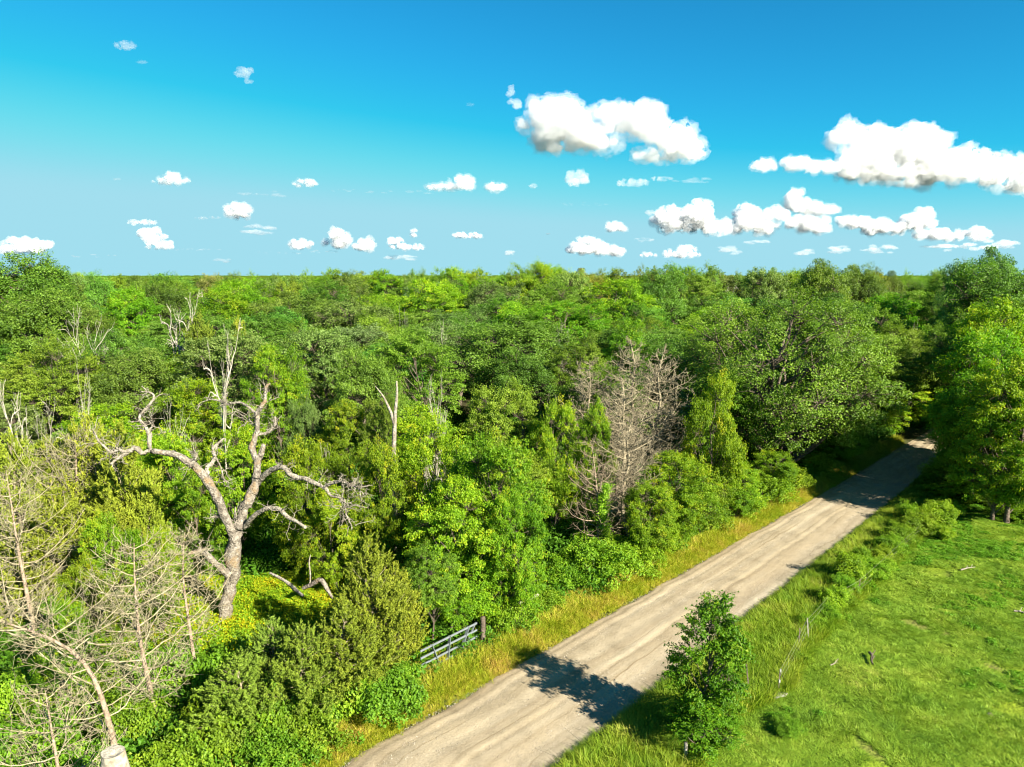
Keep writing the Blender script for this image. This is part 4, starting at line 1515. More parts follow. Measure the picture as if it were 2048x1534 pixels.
for px, py, h, w, lb in ((1740, 1168, 30, 55, 'small weedy bush right of the upright fence bush'), (1770, 1112, 40, 65, 'rounded bush halfway up the fence row'),
                         (1690, 1190, 36, 62, 'weedy bush just left of the upright fence bush'), (1655, 1238, 30, 56, 'low weed bush right of the short grey post'),
                         (1828, 1078, 46, 75, 'green bush below the leafy upper fence bush'), (1872, 1052, 48, 76, 'bush between the leafy upper bush and the fence row end'),
                         (1785, 1118, 36, 60, 'bush on the pasture side halfway up the fence row'), (1700, 1215, 28, 50, 'weed clump under the dark post on the pasture side'),
                         (1622, 1262, 30, 56, 'lowest green bush of the fence row above the pale leaning post'), (1870, 1080, 34, 60, 'low bush on the pasture side near the fence row end'),
                         (1935, 1000, 40, 66, 'bush right of the small bright fence-row tree'), (1600, 1330, 24, 46, 'dry weed clump below the pale leaning post'),
                         (1725, 1140, 44, 60, 'leafy bush on the road side of the upright fence bush'), (1645, 1205, 34, 56, 'green bush on the road side of the short grey post'),
                         (1760, 1150, 34, 56, 'spreading bush beside the dark fence post'), (1810, 1050, 46, 60, 'sprouting bush near the far road edge')):
    shrub('shrub', px, py, h * 1.05, w * 1.0, lb, 'weedy bushes filling the fence row', color=(.9, .95, 1))

# roadside scrub, left of the road
SCR = [(1140, 1190, 70, 120, 'bright scrub beside the wire post'), (1200, 1175, 95, 150, 'tall bright scrub below the brown dead juniper'),
       (1265, 1150, 80, 130, 'scrub bush under the dark roadside tree'), (1330, 1110, 80, 120, 'scrub bush under the orange tipped tree'),
       (1400, 1070, 85, 120, 'fresh scrub right of the orange tipped tree'), (1460, 1045, 80, 120, 'tall fresh scrub at the roadside'),
       (1520, 1010, 70, 110, 'scrub at the foot of the big oak'), (1580, 985, 55, 90, 'bright scrub under the big oak edge'),
       (1640, 955, 50, 90, 'last sunny scrub before the road shadow'), (1080, 1225, 60, 110, 'weedy bush above the brace rail'),
       (1022, 1272, 85, 105, 'yellow green vine mound right of the gate post'), (1040, 1235, 70, 110, 'vine mound behind the brace rail')]
for px, py, h, w, lb in SCR:
    shrub('shrub', px, py, h, w, lb)
# vine thicket bottom left
VN = [(795, 1400, 70, 120, 'vine mound nearest the road below the gate'), (760, 1430, 100, 170, 'heart leaved vine mound left of the gate'),
      (680, 1440, 120, 170, 'wide vine mound at the bottom centre left'), (600, 1450, 130, 170, 'vine mound in front of the olive juniper'),
      (615, 1500, 90, 150, 'vine mound near the bottom of the verge'), (520, 1480, 130, 170, 'tall vine mound over the dark gap'),
      (540, 1550, 90, 170, 'vine mound cut by the bottom edge right of the dead trunks'), (440, 1530, 120, 170, 'vine mound right of the straight dead trunk'),
      (370, 1570, 110, 160, 'vine mound at the foot of the straight dead trunk'), (310, 1600, 120, 170, 'vine mound right of the cut stump'),
      (150, 1590, 120, 180, 'vine mound left of the cut stump'), (50, 1560, 140, 200, 'vine mound in the bottom left corner'),
      (260, 1490, 110, 150, 'vine mound behind the cut stump'), (110, 1480, 120, 180, 'vine mound under the fanned dead twigs'),
      (20, 1440, 120, 180, 'vine mound low at the left edge'), (200, 1400, 110, 170, 'green mound under the bowed dead trunk'),
      (330, 1380, 110, 160, 'green mound between the two straight dead trunks'), (440, 1400, 120, 160, 'green mound below the dead oak foot')]
for px, py, h, w, lb in VN:
    shrub('vine', px, py, h * .9, w, lb)

# ================================================================== FOREST FILL
def blocked(x, y, r):
    if road_l(y) - 1.2 - r * .55 < x < road_r(y) + 1.0 + r * .5 and y < 75:
        return True
    if y < 54 and x > road_r(y) - 1:            # pasture side
        return True
    if x > road_r(y) - 1 and y < 58 and x < 70:
        return True
    # flowery clearing round the dead oak
    if -21 < x < -4.5 and 27.0 < y < 37.5:
        return True
    if x > -8 and y < 31:
        return True
    return False


QUEUE = []

# the skyline row: crowns whose tops make the profile of the woods against the sky
PROF = [(130, 553), (200, 549), (280, 552), (350, 551), (430, 551), (500, 553), (570, 552), (640, 545), (700, 543), (760, 541), (800, 547), (850, 542), (890, 536), (940, 541), (980, 546), (1030, 540), (1070, 530), (1110, 537), (1145, 545), (1180, 538), (1220, 543), (1270, 540), (1310, 531), (1345, 540), (1400, 533), (1450, 549), (1500, 543), (1550, 541), (1600, 546), (1650, 535), (1700, 536), (1750, 540), (1800, 549), (1840, 551), (1880, 543), (1930, 530)]
skr = np.random.default_rng(31)
px = 150
while px < 1940:
    dist = skr.uniform(112, 165)
    top = float(np.interp(px, [p[0] for p in PROF], [p[1] for p in PROF])) + skr.uniform(-7, 4)
    p = at_dist(px, top, dist)
    if not any((p.x - a) ** 2 + (dist - b) ** 2 < 9 for a, b, r in PLACED):
        kd = skr.choice(['oak', 'elm', 'bright', 'elm', 'sage'])
        t = skr.uniform(.9, 1.25, 3)
        QUEUE.append((kd, p.x, dist, max(10, p.z), skr.uniform(5.5, 9.5), (float(t[0] * 1.05), float(t[1]), float(t[2]))))
    px += skr.uniform(18, 42)

LOOKS = {'oak': 'dark round crowned tree', 'elm': 'light feathery tree', 'bright': 'bright green leafy tree',
         'sage': 'dull sage green tree', 'juniper': 'olive pointed juniper', 'dead_tree': 'bare pale dead tree', 'bushy': 'bushy green tree'}
MARKS = [(60, 550, 'tall left-edge oak'), (335, 600, 'white spreading dead tree'), (175, 640, 'pale leaning dead tree'), (160, 780, 'white forked dead tree'),
         (290, 800, 'left horn of the dead oak'), (530, 790, 'top of the dead oak'), (435, 650, 'olive junipers'), (560, 600, 'dark grey oak'),
         (700, 610, 'greyish sage crown'), (640, 680, 'silvery sage tree'), (600, 830, 'little conical tree'), (790, 810, 'broken brown snag'),
         (820, 630, 'small white dead tree'), (1010, 660, 'dense dark oak'), (1065, 540, 'bushy skyline topper'), (1172, 545, 'brownish skyline tree'),
         (1193, 850, 'vine clad tree'), (1290, 720, 'grey dead clump'), (1320, 540, 'dark green skyline tree'), (1430, 780, 'tall bright roadside tree'),
         (1575, 640, 'big roadside oak'), (1640, 530, 'open crowned skyline tree'), (1720, 545, 'bluish double crowned tree'), (1835, 660, 'thin white bare stems'),
         (1965, 510, 'highest right skyline tree'), (1985, 720, 'glossy right-hand tree'), (930, 560, 'pointed middle skyline crowns'), (770, 550, 'left middle skyline crowns'),
         (450, 560, 'gap in the left skyline'), (200, 560, 'dark pointed left oak')]
SIZES = ['slender', 'broad', 'tall', 'low']
USED = {}


def fill_label(kd, x, y, H, Wm, col):
    cz = (CAM_H - H * .85)
    zc = y * CP + cz * SP
    ppx = 1024 + F * x / zc
    ppy = 767 + F * (cz * CP - y * SP) / zc
    mk_ = sorted(MARKS, key=lambda m: (m[0] - ppx) ** 2 + ((m[1] - ppy) * 1.4) ** 2)
    ratio = H / Wm
    sz = 'slender' if ratio > 2.0 else ('broad' if ratio < 1.25 else 'middling')
    tn = 'yellowish' if col[0] > 1.12 else ('bluish' if col[2] > 1.12 else ('deep' if col[1] < .97 else 'fresh'))
    if kd == 'dead_tree': tn = 'brittle'
    for m in mk_[:5]:
        dx, dy = ppx - m[0], ppy - m[1]
        rel = []
        if abs(dx) > 18: rel.append(('just ' if abs(dx) < 60 else '') + ('left of' if dx < 0 else 'right of'))
        if dy < -14: rel.append('behind')
        elif dy > 14: rel.append('in front of')
        if not rel: rel = ['beside']
        if len(rel) == 2 and abs(dy) > abs(dx) * 1.5: rel = rel[::-1]
        for q in range(len(rel) if len(rel) < 2 else 3):
            if q == 0: rr = rel[0]
            elif q == 1: rr = rel[1]
            else: rr = rel[1] + ' and ' + rel[0]
            lb = '%s %s %s %s the %s' % (sz, tn, LOOKS[kd], rr, m[2])
            if len(lb.split()) <= 16 and lb not in USED:
                USED[lb] = 1
                return lb
    return '%s %s %s beyond the %s' % (sz, tn, LOOKS[kd], mk_[0][2])


KINDS_ = ['oak', 'elm', 'bright', 'sage', 'juniper', 'dead_tree']
for q in QUEUE:
    put(*q[:5], fill_label(*q), 'woodland trees', color=q[5])
fr = np.random.default_rng(21)
KEEP = [(1100, 860, 1275, 1150, 41), (380, 780, 740, 1240, 33), (1150, 655, 1400, 930, 48), (740, 750, 810, 880, 41), (795, 1225, 985, 1330, 29),
        (0, 735, 110, 890, 38), (110, 710, 225, 870, 40), (580, 785, 640, 890, 46), (870, 632, 1130, 830, 70), (260, 575, 400, 660, 72), (120, 600, 230, 700, 58),
        (1350, 590, 1750, 900, 57), (1640, 850, 1890, 960, 80)]


def hides(x, y, H, Wm):
    top = CAM_H - H
    z1 = y * CP + top * SP
    px = 1024 + F * x / z1
    pt_ = 767 + F * (top * CP - y * SP) / z1
    hw = Wm * .42 / y * F
    for a, b, c, d, q in KEEP:
        if y < q and px + hw > a and px - hw < c and pt_ < d - 12 and pt_ + (H * .8) / y * F > b:
            return True
    return False


nfill = 0
tries = 0
TARGET = 290
while nfill < TARGET and tries < 30000:
    tries += 1
    y = 27 + 175 * fr.uniform() ** 1.25
    x = fr.uniform(-.86, .86) * y
    if nfill > 215 and y > 120:
        pass
    sp = 2.35 + y * .020
    if blocked(x, y, sp):
        continue
    if any((x - a) ** 2 + (y - b) ** 2 < (sp * .8 + min(r, 4) * .62) ** 2 for a, b, r in PLACED):
        continue
    kd = fr.choice(KINDS_, p=[.24, .28, .29, .11, .065, .015])
    H = 6.3 + 10.2 * min(1, (y - 27) / 95) ** .75
    H *= fr.uniform(.86, 1.10)
    if y < 33:
        H *= .75
    if y > 150:
        H *= .95
    H = min(H, 16.3 + (.9 if fr.uniform() < .12 else 0))
    Wm = sp * 2 * fr.uniform(.95, 1.35) * (.92 if y < 62 else 1.1)
    if kd == 'juniper':
        H, Wm = H * .75, Wm * .7
    if kd == 'dead_tree':
        H, Wm = H * 1.0, Wm * .8
    H = max(H, 3)
    if hides(x, y, H, Wm):
        continue
    t = fr.uniform(.85, 1.2, 3)
    col = (float(t[0]), float(.5 * t[0] + .5 * t[1]), float(t[2]))
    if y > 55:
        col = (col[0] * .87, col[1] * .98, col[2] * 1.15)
    if kd == 'dead_tree':
        col = (1, 1, 1)
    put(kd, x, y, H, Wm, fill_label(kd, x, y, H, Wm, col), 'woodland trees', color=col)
    nfill += 1
print('fill', nfill, 'tries', tries)
#PART4
# ================================================================== STUFF (geometry nodes scattering)
def scatter(name, pts, rot, scl, idx, protos, label, kind='stuff', cat=None):
    n = len(pts)
    me = bpy.data.meshes.new(name)
    me.vertices.add(n)
    me.vertices.foreach_set('co', np.ascontiguousarray(pts, dtype=np.float32).ravel())
    a = me.attributes.new('rot', 'FLOAT_VECTOR', 'POINT')
    a.data.foreach_set('vector', np.ascontiguousarray(rot, dtype=np.float32).ravel())
    a = me.attributes.new('scl', 'FLOAT_VECTOR', 'POINT')
    a.data.foreach_set('vector', np.ascontiguousarray(scl, dtype=np.float32).ravel())
    a = me.attributes.new('idx', 'INT', 'POINT')
    a.data.foreach_set('value', np.ascontiguousarray(idx, dtype=np.int32))
    o = link(name, me)
    tag(o, label, cat, None, kind)
    ng = bpy.data.node_groups.new(name, 'GeometryNodeTree')
    ng.interface.new_socket('Geometry', in_out='INPUT', socket_type='NodeSocketGeometry')
    ng.interface.new_socket('Geometry', in_out='OUTPUT', socket_type='NodeSocketGeometry')
    N, L = ng.nodes, ng.links
    gi, go = N.new('NodeGroupInput'), N.new('NodeGroupOutput')
    jn = N.new('GeometryNodeJoinGeometry')
    ar = N.new('GeometryNodeInputNamedAttribute'); ar.data_type = 'FLOAT_VECTOR'; ar.inputs[0].default_value = 'rot'
    asx = N.new('GeometryNodeInputNamedAttribute'); asx.data_type = 'FLOAT_VECTOR'; asx.inputs[0].default_value = 'scl'
    ai = N.new('GeometryNodeInputNamedAttribute'); ai.data_type = 'INT'; ai.inputs[0].default_value = 'idx'
    for k, pm in enumerate(protos):
        po = bpy.data.objects.new(name + '_piece', pm)
        oi = N.new('GeometryNodeObjectInfo')
        oi.inputs['Object'].default_value = po
        oi.inputs['As Instance'].default_value = True
        ip = N.new('GeometryNodeInstanceOnPoints')
        cm = N.new('FunctionNodeCompare'); cm.data_type = 'INT'; cm.operation = 'EQUAL'
        L.new(ai.outputs['Attribute'], cm.inputs[2]); cm.inputs[3].default_value = k
        L.new(gi.outputs[0], ip.inputs['Points'])
        L.new(cm.outputs[0], ip.inputs['Selection'])
        L.new(oi.outputs['Geometry'], ip.inputs['Instance'])
        L.new(ar.outputs['Attribute'], ip.inputs['Rotation'])
        L.new(asx.outputs['Attribute'], ip.inputs['Scale'])
        L.new(ip.outputs[0], jn.inputs[0])
    L.new(jn.outputs[0], go.inputs[0])
    md = o.modifiers.new('scatter', 'NODES')
    md.node_group = ng
    return o


def clump_mesh(name, seed, mat, n=60, H=.3, R=.12, w=.02, lean=.5, tone=(0, 1), seg=2, heads=None):
    """a tuft of grass blades (each a bent strip)"""
    rng = np.random.default_rng(seed)
    g = Geo()
    a = rng.uniform(0, 6.28, n)
    b = np.stack([np.cos(a), np.sin(a), 0 * a], axis=1) * (R * rng.uniform(0, 1, n) ** .5)[:, None]
    h = H * rng.uniform(.5, 1.15, n)
    d = np.stack([np.cos(a + rng.normal(size=n) * .6), np.sin(a + rng.normal(size=n) * .6), 0 * a], axis=1) * (lean * rng.uniform(.2, 1.2, n))[:, None]
    sd_ = np.stack([-np.sin(a), np.cos(a), 0 * a], axis=1)
    p0 = b
    p1 = b + d * h[:, None] * .35 + np.array([0, 0, 1]) * h[:, None] * .6
    p2 = b + d * h[:, None] + np.array([0, 0, 1]) * h[:, None] * rng.uniform(.75, 1, n)[:, None]
    w_ = w * rng.uniform(.7, 1.3, n)[:, None]
    V = np.stack([p0 - sd_ * w_ * .5, p0 + sd_ * w_ * .5, p1 + sd_ * w_ * .4, p1 - sd_ * w_ * .4, p2 + sd_ * w_ * .08, p2 - sd_ * w_ * .08], axis=1)
    i = np.arange(n)[:, None] * 6
    Fc = np.concatenate([i + np.array([0, 1, 2, 3]), i + np.array([3, 2, 4, 5])])
    tn = rng.uniform(*tone, n)
    g.add(V.reshape(-1, 3), Fc, np.concatenate([tn, tn]))
    return g.mesh(name, mat)


def pos_leaf_material(name, stops, scale=.5, trans=.35, detail=4, spread=.35, off=0.0, tcol=(1.25, 1.3, .5)):
    """blade colour from the world position (patches) plus the blade's own tone"""
    m = bpy.data.materials.new(name)
    t, n, l = nodes(m)
    out = n.new('ShaderNodeOutputMaterial')
    g = n.new('ShaderNodeNewGeometry')
    a = mk(n, 'ShaderNodeTexNoise')
    a.inputs['Scale'].default_value = scale
    a.inputs['Detail'].default_value = detail
    a.inputs['Roughness'].default_value = .6
    l.new(g.outputs['Position'], a.inputs['Vector'])
    at = mk(n, 'ShaderNodeAttribute', attribute_name='tone')
    m1 = mk(n, 'ShaderNodeMapRange')
    m1.inputs['From Min'].default_value = .30
    m1.inputs['From Max'].default_value = .70
    m1.inputs['To Min'].default_value = off
    m1.inputs['To Max'].default_value = 1 - spread + off
    l.new(a.outputs['Fac'], m1.inputs['Value'])
    ma = mk(n, 'ShaderNodeMath', operation='MULTIPLY_ADD')
    ma.inputs[1].default_value = spread
    l.new(at.outputs['Fac'], ma.inputs[0])
    l.new(m1.outputs[0], ma.inputs[2])
    r = ramp(n, stops)
    l.new(ma.outputs[0], r.inputs[0])
    p = n.new('ShaderNodeBsdfPrincipled')
    p.inputs['Roughness'].default_value = .6
    p.inputs['Specular IOR Level'].default_value = .2
    l.new(r.outputs[0], p.inputs['Base Color'])
    tc = mk(n, 'ShaderNodeMix', data_type='RGBA', blend_type='MULTIPLY')
    tc.inputs[0].default_value = 1
    tc.inputs[7].default_value = (*tcol, 1)
    l.new(r.outputs[0], tc.inputs[6])
    tr = n.new('ShaderNodeBsdfTranslucent')
    l.new(tc.outputs[2], tr.inputs['Color'])
    mx = n.new('ShaderNodeMixShader')
    mx.inputs[0].default_value = trans
    l.new(p.outputs[0], mx.inputs[1])
    l.new(tr.outputs[0], mx.inputs[2])
    l.new(mx.outputs[0], out.inputs[0])
    return m


MG = pos_leaf_material('pasture_grass', [(0, (.065, .145, .012)), (.30, (.140, .250, .018)), (.60, (.215, .325, .026)), (.82, (.30, .37, .045)), (1, (.42, .37, .11))], .45, detail=10)
MV = pos_leaf_material('verge_grass', [(0, (.13, .22, .008)), (.3, (.25, .31, .012)), (.55, (.38, .36, .03)), (.8, (.46, .34, .08)), (1, (.42, .22, .07))], .55, spread=.5)
MVR = pos_leaf_material('verge_grass_right', [(0, (.07, .16, .008)), (.4, (.16, .26, .012)), (.75, (.29, .34, .03)), (1, (.42, .37, .10))], .6, spread=.45)
MW = pos_leaf_material('weeds', [(0, (.05, .15, .006)), (.5, (.10, .24, .008)), (1, (.18, .33, .02))], .6, spread=.5)
MU = pos_leaf_material('undergrowth_leaves', [(0, (.03, .09, .006)), (.5, (.065, .17, .008)), (1, (.12, .25, .015))], .3, spread=.5)
MY = pos_leaf_material('yellow_flower_weeds', [(0, (.07, .18, .006)), (.38, (.15, .29, .008)), (.62, (.30, .36, .008)), (.82, (.50, .44, .008)), (1, (.62, .34, .008))], .8, spread=.6)

sr = np.random.default_rng(4)


def pick(n, xr, yr, test):
    x = sr.uniform(*xr, n)
    y = sr.uniform(*yr, n)
    k = test(x, y)
    return x[k], y[k]


def rz_rot(n, tilt=.12):
    return np.stack([sr.normal(size=n) * tilt, sr.normal(size=n) * tilt, sr.uniform(0, 6.28, n)], axis=1)


def field_zv(x, y):
    return np.array([field_z(a, b) for a, b in zip(x, y)])


def fence_line(y): return np.where(y < Fg[0].y, Fg[0].x - (Fg[0].y - y) * .9, fence_x(y))


# pasture turf
tufts = [clump_mesh('turf_tuft', 200 + i, MG, n=34, H=.085, R=.17, w=.022, lean=2.2) for i in range(3)]
x, y = pick(300000, (4, 72), (12, 56), lambda x, y: (x > fence_line(y) - .6) & (x < .95 * y + 16) & (y > 14))
keep = sr.uniform(size=len(x)) < np.clip(30 / y, .35, 1)
keep &= np.array([mnoise.noise((a * .35, b * .45, 31)) + .5 * mnoise.noise((a * 1.3, b * 1.5, 12)) for a, b in zip(x, y)]) > -.42 + .25 * sr.uniform(size=len(x)) - .12
x, y = x[keep], y[keep]
n = len(x)
print('turf', n)
s = sr.uniform(.7, 1.3, n)
hn = np.array([mnoise.noise((a * .5, b * .5, 9)) for a, b in zip(x, y)])
hz = s * np.clip(.9 + hn * 1.4, .5, 2.2)
scatter('pasture_grass', np.stack([x, y, field_zv(x, y) + .005], axis=1), rz_rot(n), np.stack([s, s, hz], axis=1), sr.integers(0, 3, n), tufts, 'cropped bright green pasture grass')

# darker broadleaf weeds in the pasture, dense in its upper part
def weed_mesh(name, seed, mat, n=160, R=.28, H=.22, leaf=.07):
    rng = np.random.default_rng(seed)
    g = Geo()
    C = ball(n, rng) * np.array([R, R, H])
    C[:, 2] = np.abs(C[:, 2]) + .02
    s_ = leaf * rng.uniform(.6, 1.4, n)
    leaves(g, C, rng.normal(size=(n, 3)) * .6 + np.array([0, 0, .8]), s_, s_ * .6, rng, rng.uniform(0, 1, n))
    return g.mesh(name, mat)


weeds = [weed_mesh('weed_clump', 230 + i, MW) for i in range(3)]


def wtest(x, y):
    nn = np.array([mnoise.noise((a * .16, b * .3, 17)) + .5 * mnoise.noise((a * .6, b * .9, 7)) for a, b in zip(x, y)])
    dense = np.clip((y - 30) / 14, 0, 1)
    return (x > fence_line(y) + .2) & (nn > .38 - .50 * dense) & (sr.uniform(size=len(x)) < .25 + .7 * dense)


x, y = pick(30000, (6, 60), (14, 55), wtest)
n = len(x)
print('weeds', n)
s = sr.uniform(.5, 1.25, n)
scatter('pasture_weeds', np.stack([x, y, field_zv(x, y)], axis=1), rz_rot(n), np.stack([s, s, s * .8], axis=1), sr.integers(0, 3, n), weeds, 'low broadleaf weeds spreading over the upper pasture')

# left verge: tall tan and rusty grass between road and scrub
vt = [clump_mesh('verge_tuft', 240 + i, MV, n=30, H=.50, R=.20, w=.020, lean=.9) for i in range(3)]


def vtest(x, y):
    d = road_l(y) - x
    w = np.interp(y, [12, 20, 26, 32, 45, 60], [3.4, 3.6, 3.6, 3.3, 2.4, 2.0])
    return (d > .02 - .35 * sr.uniform(size=len(x)) ** 3) & (d < w)


x, y = pick(260000, (-14, 40), (12, 72), vtest)
d = road_l(y) - x
n = len(x)
print('verge', n)
s = np.clip(.35 + d * .55, .3, 1.15) * sr.uniform(.7, 1.3, n)
scatter('verge_grass', np.stack([x, y, x * 0], axis=1), rz_rot(n, .2), np.stack([s * .9, s * .9, s], axis=1), sr.integers(0, 3, n), vt, 'tall tan and rusty seeding grass along the left side of the road')

# right verge
vr = [clump_mesh('verge_tuft_right', 250 + i, MVR, n=30, H=.48, R=.20, w=.020, lean=.95) for i in range(3)]
x, y = pick(190000, (-2, 45), (10, 68), lambda x, y: (x > road_r(y) + .02 - .40 * sr.uniform(size=len(x)) ** 3) & (x < fence_line(y) + .4))
d = x - road_r(y)
n = len(x)
print('verge r', n)
s = np.clip(.35 + d * .55, .3, 1.1) * sr.uniform(.7, 1.3, n)
scatter('roadside_grass', np.stack([x, y, x * 0], axis=1), rz_rot(n, .2), np.stack([s * .9, s * .9, s], axis=1), sr.integers(0, 3, n), vr, 'unmown green grass between the road and the pasture fence')
ww = [weed_mesh('verge_weed', 260 + i, MW, n=200, R=.34, H=.45, leaf=.08) for i in range(2)]
x, y = pick(5200, (-2, 45), (12, 60), lambda x, y: (x > fence_line(y) - 1.3 - .5 * np.sin(y * 1.3)) & (x < fence_line(y) + .6) & (y > 22))
n = len(x)
s = sr.uniform(.5, 1.2, n) * np.clip((y - 22) / 12, .6, 1.5)
scatter('fence_row_weeds', np.stack([x, y, x * 0], axis=1), rz_rot(n), np.stack([s, s, s], axis=1), sr.integers(0, 2, n), ww, 'rank weeds growing along the pasture fence')

# flowery clearing round the dead oak and the weedy ground behind the gate
yf = [weed_mesh('flower_weed', 270 + i, MY, n=170, R=.30, H=.60, leaf=.075) for i in range(3)]
x, y = pick(9500, (-22, -3.5), (28.2, 38), lambda x, y: np.ones_like(x, bool))
n = len(x)
s = sr.uniform(.6, 1.25, n)
scatter('flowering_weeds', np.stack([x, y, x * 0], axis=1), rz_rot(n), np.stack([s, s, s], axis=1), sr.integers(0, 3, n), yf, 'yellow flowering weeds in the clearing around the dead oak')

# undergrowth on the forest floor
ug = [weed_mesh('undergrowth_clump', 280 + i, MU, n=260, R=.75, H=.85, leaf=.15) for i in range(3)]


def utest(x, y):
    clear = (x > -21) & (x < -5) & (y > 29.0) & (y < 37.5)
    ok = ~clear & (x < road_l(y) - 2.6) | ((x > road_r(y) + 1.5) & (y > 52)) | (y > 78)
    return ok & (np.abs(x) < .9 * y + 2)


x, y = pick(26000, (-75, 75), (13, 84), utest)
n = len(x)
print('undergrowth', n)
s = sr.uniform(.5, 1.5, n)
scatter('undergrowth', np.stack([x, y, x * 0], axis=1), rz_rot(n), np.stack([s, s, s * np.clip(1 + .2 * (y > 30), .9, 1.2)], axis=1), sr.integers(0, 3, n), ug, 'dense leafy undergrowth covering the forest floor')

# gravel stones along the road shoulders
def stone_mesh(name, seed, mat):
    rng = np.random.default_rng(seed)
    V = []
    for i, z in enumerate((-.5, .25, .75)):
        for j in range(6):
            a = j / 6 * 6.283 + i * .3
            r = (1.0, .95, .45)[i] * rng.uniform(.75, 1.15)
            V.append((math.cos(a) * r, math.sin(a) * r * .8, z * .7))
    Fc = [[i * 6 + j, i * 6 + (j + 1) % 6, (i + 1) * 6 + (j + 1) % 6, (i + 1) * 6 + j] for i in range(2) for j in range(6)]
    Fc += [[12, 13, 14, 15], [12, 15, 16, 17]]
    return mesh_np(name, np.array(V), np.array(Fc), mat)


ms = plain('gravel_stone', (.42, .37, .30), .9, .15, 0, .35, 1.5)
ms2 = plain('dark_gravel_stone', (.24, .20, .16), .9, .15, 0, .35, 1.5)
st = [stone_mesh('gravel', 290, ms), stone_mesh('gravel', 291, ms), stone_mesh('gravel', 292, ms2)]
N_ = 46000
y = 13 + 57 * sr.uniform(size=N_) ** 1.3
side = sr.uniform(size=N_)
t = np.where(side < .30, sr.beta(1.0, 9, N_), np.where(side < .82, 1 - sr.beta(1.0, 5.5, N_), sr.uniform(size=N_)))
t = np.where(side < .30, t - .012, np.where(side < .82, t + .02, t))
x = road_l(y) * (1 - t) + road_r(y) * t
s = .007 + .020 * sr.uniform(size=N_) ** 4
z = .03 + .05 * np.sin(np.clip(t, 0, 1) * math.pi)
scatter('gravel', np.stack([x, y, z], axis=1), rz_rot(N_, .4), np.stack([s, s, s * .8], axis=1), sr.choice(3, N_, p=[.4, .35, .25]), st, 'loose grey and tan stones along the road shoulders')

# far woods to the horizon
fw = []
for i in range(4):
    rng = np.random.default_rng(300 + i)
    g = Geo()
    nl = 1500
    L = 9
    lc = ball(L, rng) * np.array([3.6, 3.6, 3.0]) + np.array([0, 0, 10.5])
    li = rng.integers(0, L, nl)
    dd = norm(rng.normal(size=(nl, 3)) + np.array([0, 0, .5]))
    C = lc[li] + dd * rng.uniform(1.5, 2.6, size=(nl, 1))
    sz = rng.uniform(.35, .8, nl)
    leaves(g, C, dd + rng.normal(size=(nl, 3)) * .5 + np.array([0, 0, .4]), sz, sz * .7, rng, np.clip(rng.uniform(.2, .8, L)[li] + rng.normal(size=nl) * .15, 0, 1))
    fw.append(g.mesh('far_tree', M[('oak', 'sage', 'oak', 'elm')[i]]))
NF = 15000
yy = 185 + 3300 * sr.uniform(size=NF) ** 2.2
xx = sr.uniform(-.86, .86, NF) * yy
hv = np.array([mnoise.noise((a * .006, b * .0035, 2)) for a, b in zip(xx, yy)])
s = sr.uniform(.68, .95, NF) * (1 + hv * .22)
ws = s * (1.15 + yy / 900)
scatter('far_woods', np.stack([xx, yy, xx * 0], axis=1), np.stack([xx * 0, xx * 0, sr.uniform(0, 6.28, NF)], axis=1), np.stack([ws, ws, s * 1.02], axis=1), sr.integers(0, 4, NF), fw, 'unbroken far woods reaching to the horizon')

# ================================================================== CLOUDS
def cloud_material(name, dens):
    """evenly dense white vapour inside the cloud's outline"""
    m = bpy.data.materials.new(name)
    t, n, l = nodes(m)
    out = n.new('ShaderNodeOutputMaterial')
    v = n.new('ShaderNodeVolumeScatter')
    v.inputs['Color'].default_value = (.965, .972, .98, 1)
    v.inputs['Density'].default_value = dens
    v.inputs['Anisotropy'].default_value = .3
    l.new(v.outputs[0], out.inputs['Volume'])
    return m


CM = {'d': cloud_material('cloud_dense', .013), 'm': cloud_material('cloud_soft', .006), 't': cloud_material('cloud_thin', .0035), 'h': cloud_material('cloud_wisp', .0032)}
import bmesh
ICO = []
for _q in (0, 1):
    _bm = bmesh.new()
    bmesh.ops.create_icosphere(_bm, subdivisions=2, radius=1)
    ICO.append((np.array([v.co[:] for v in _bm.verts]), np.array([[v.index for v in f.verts] for f in _bm.faces])))
    _bm.free()


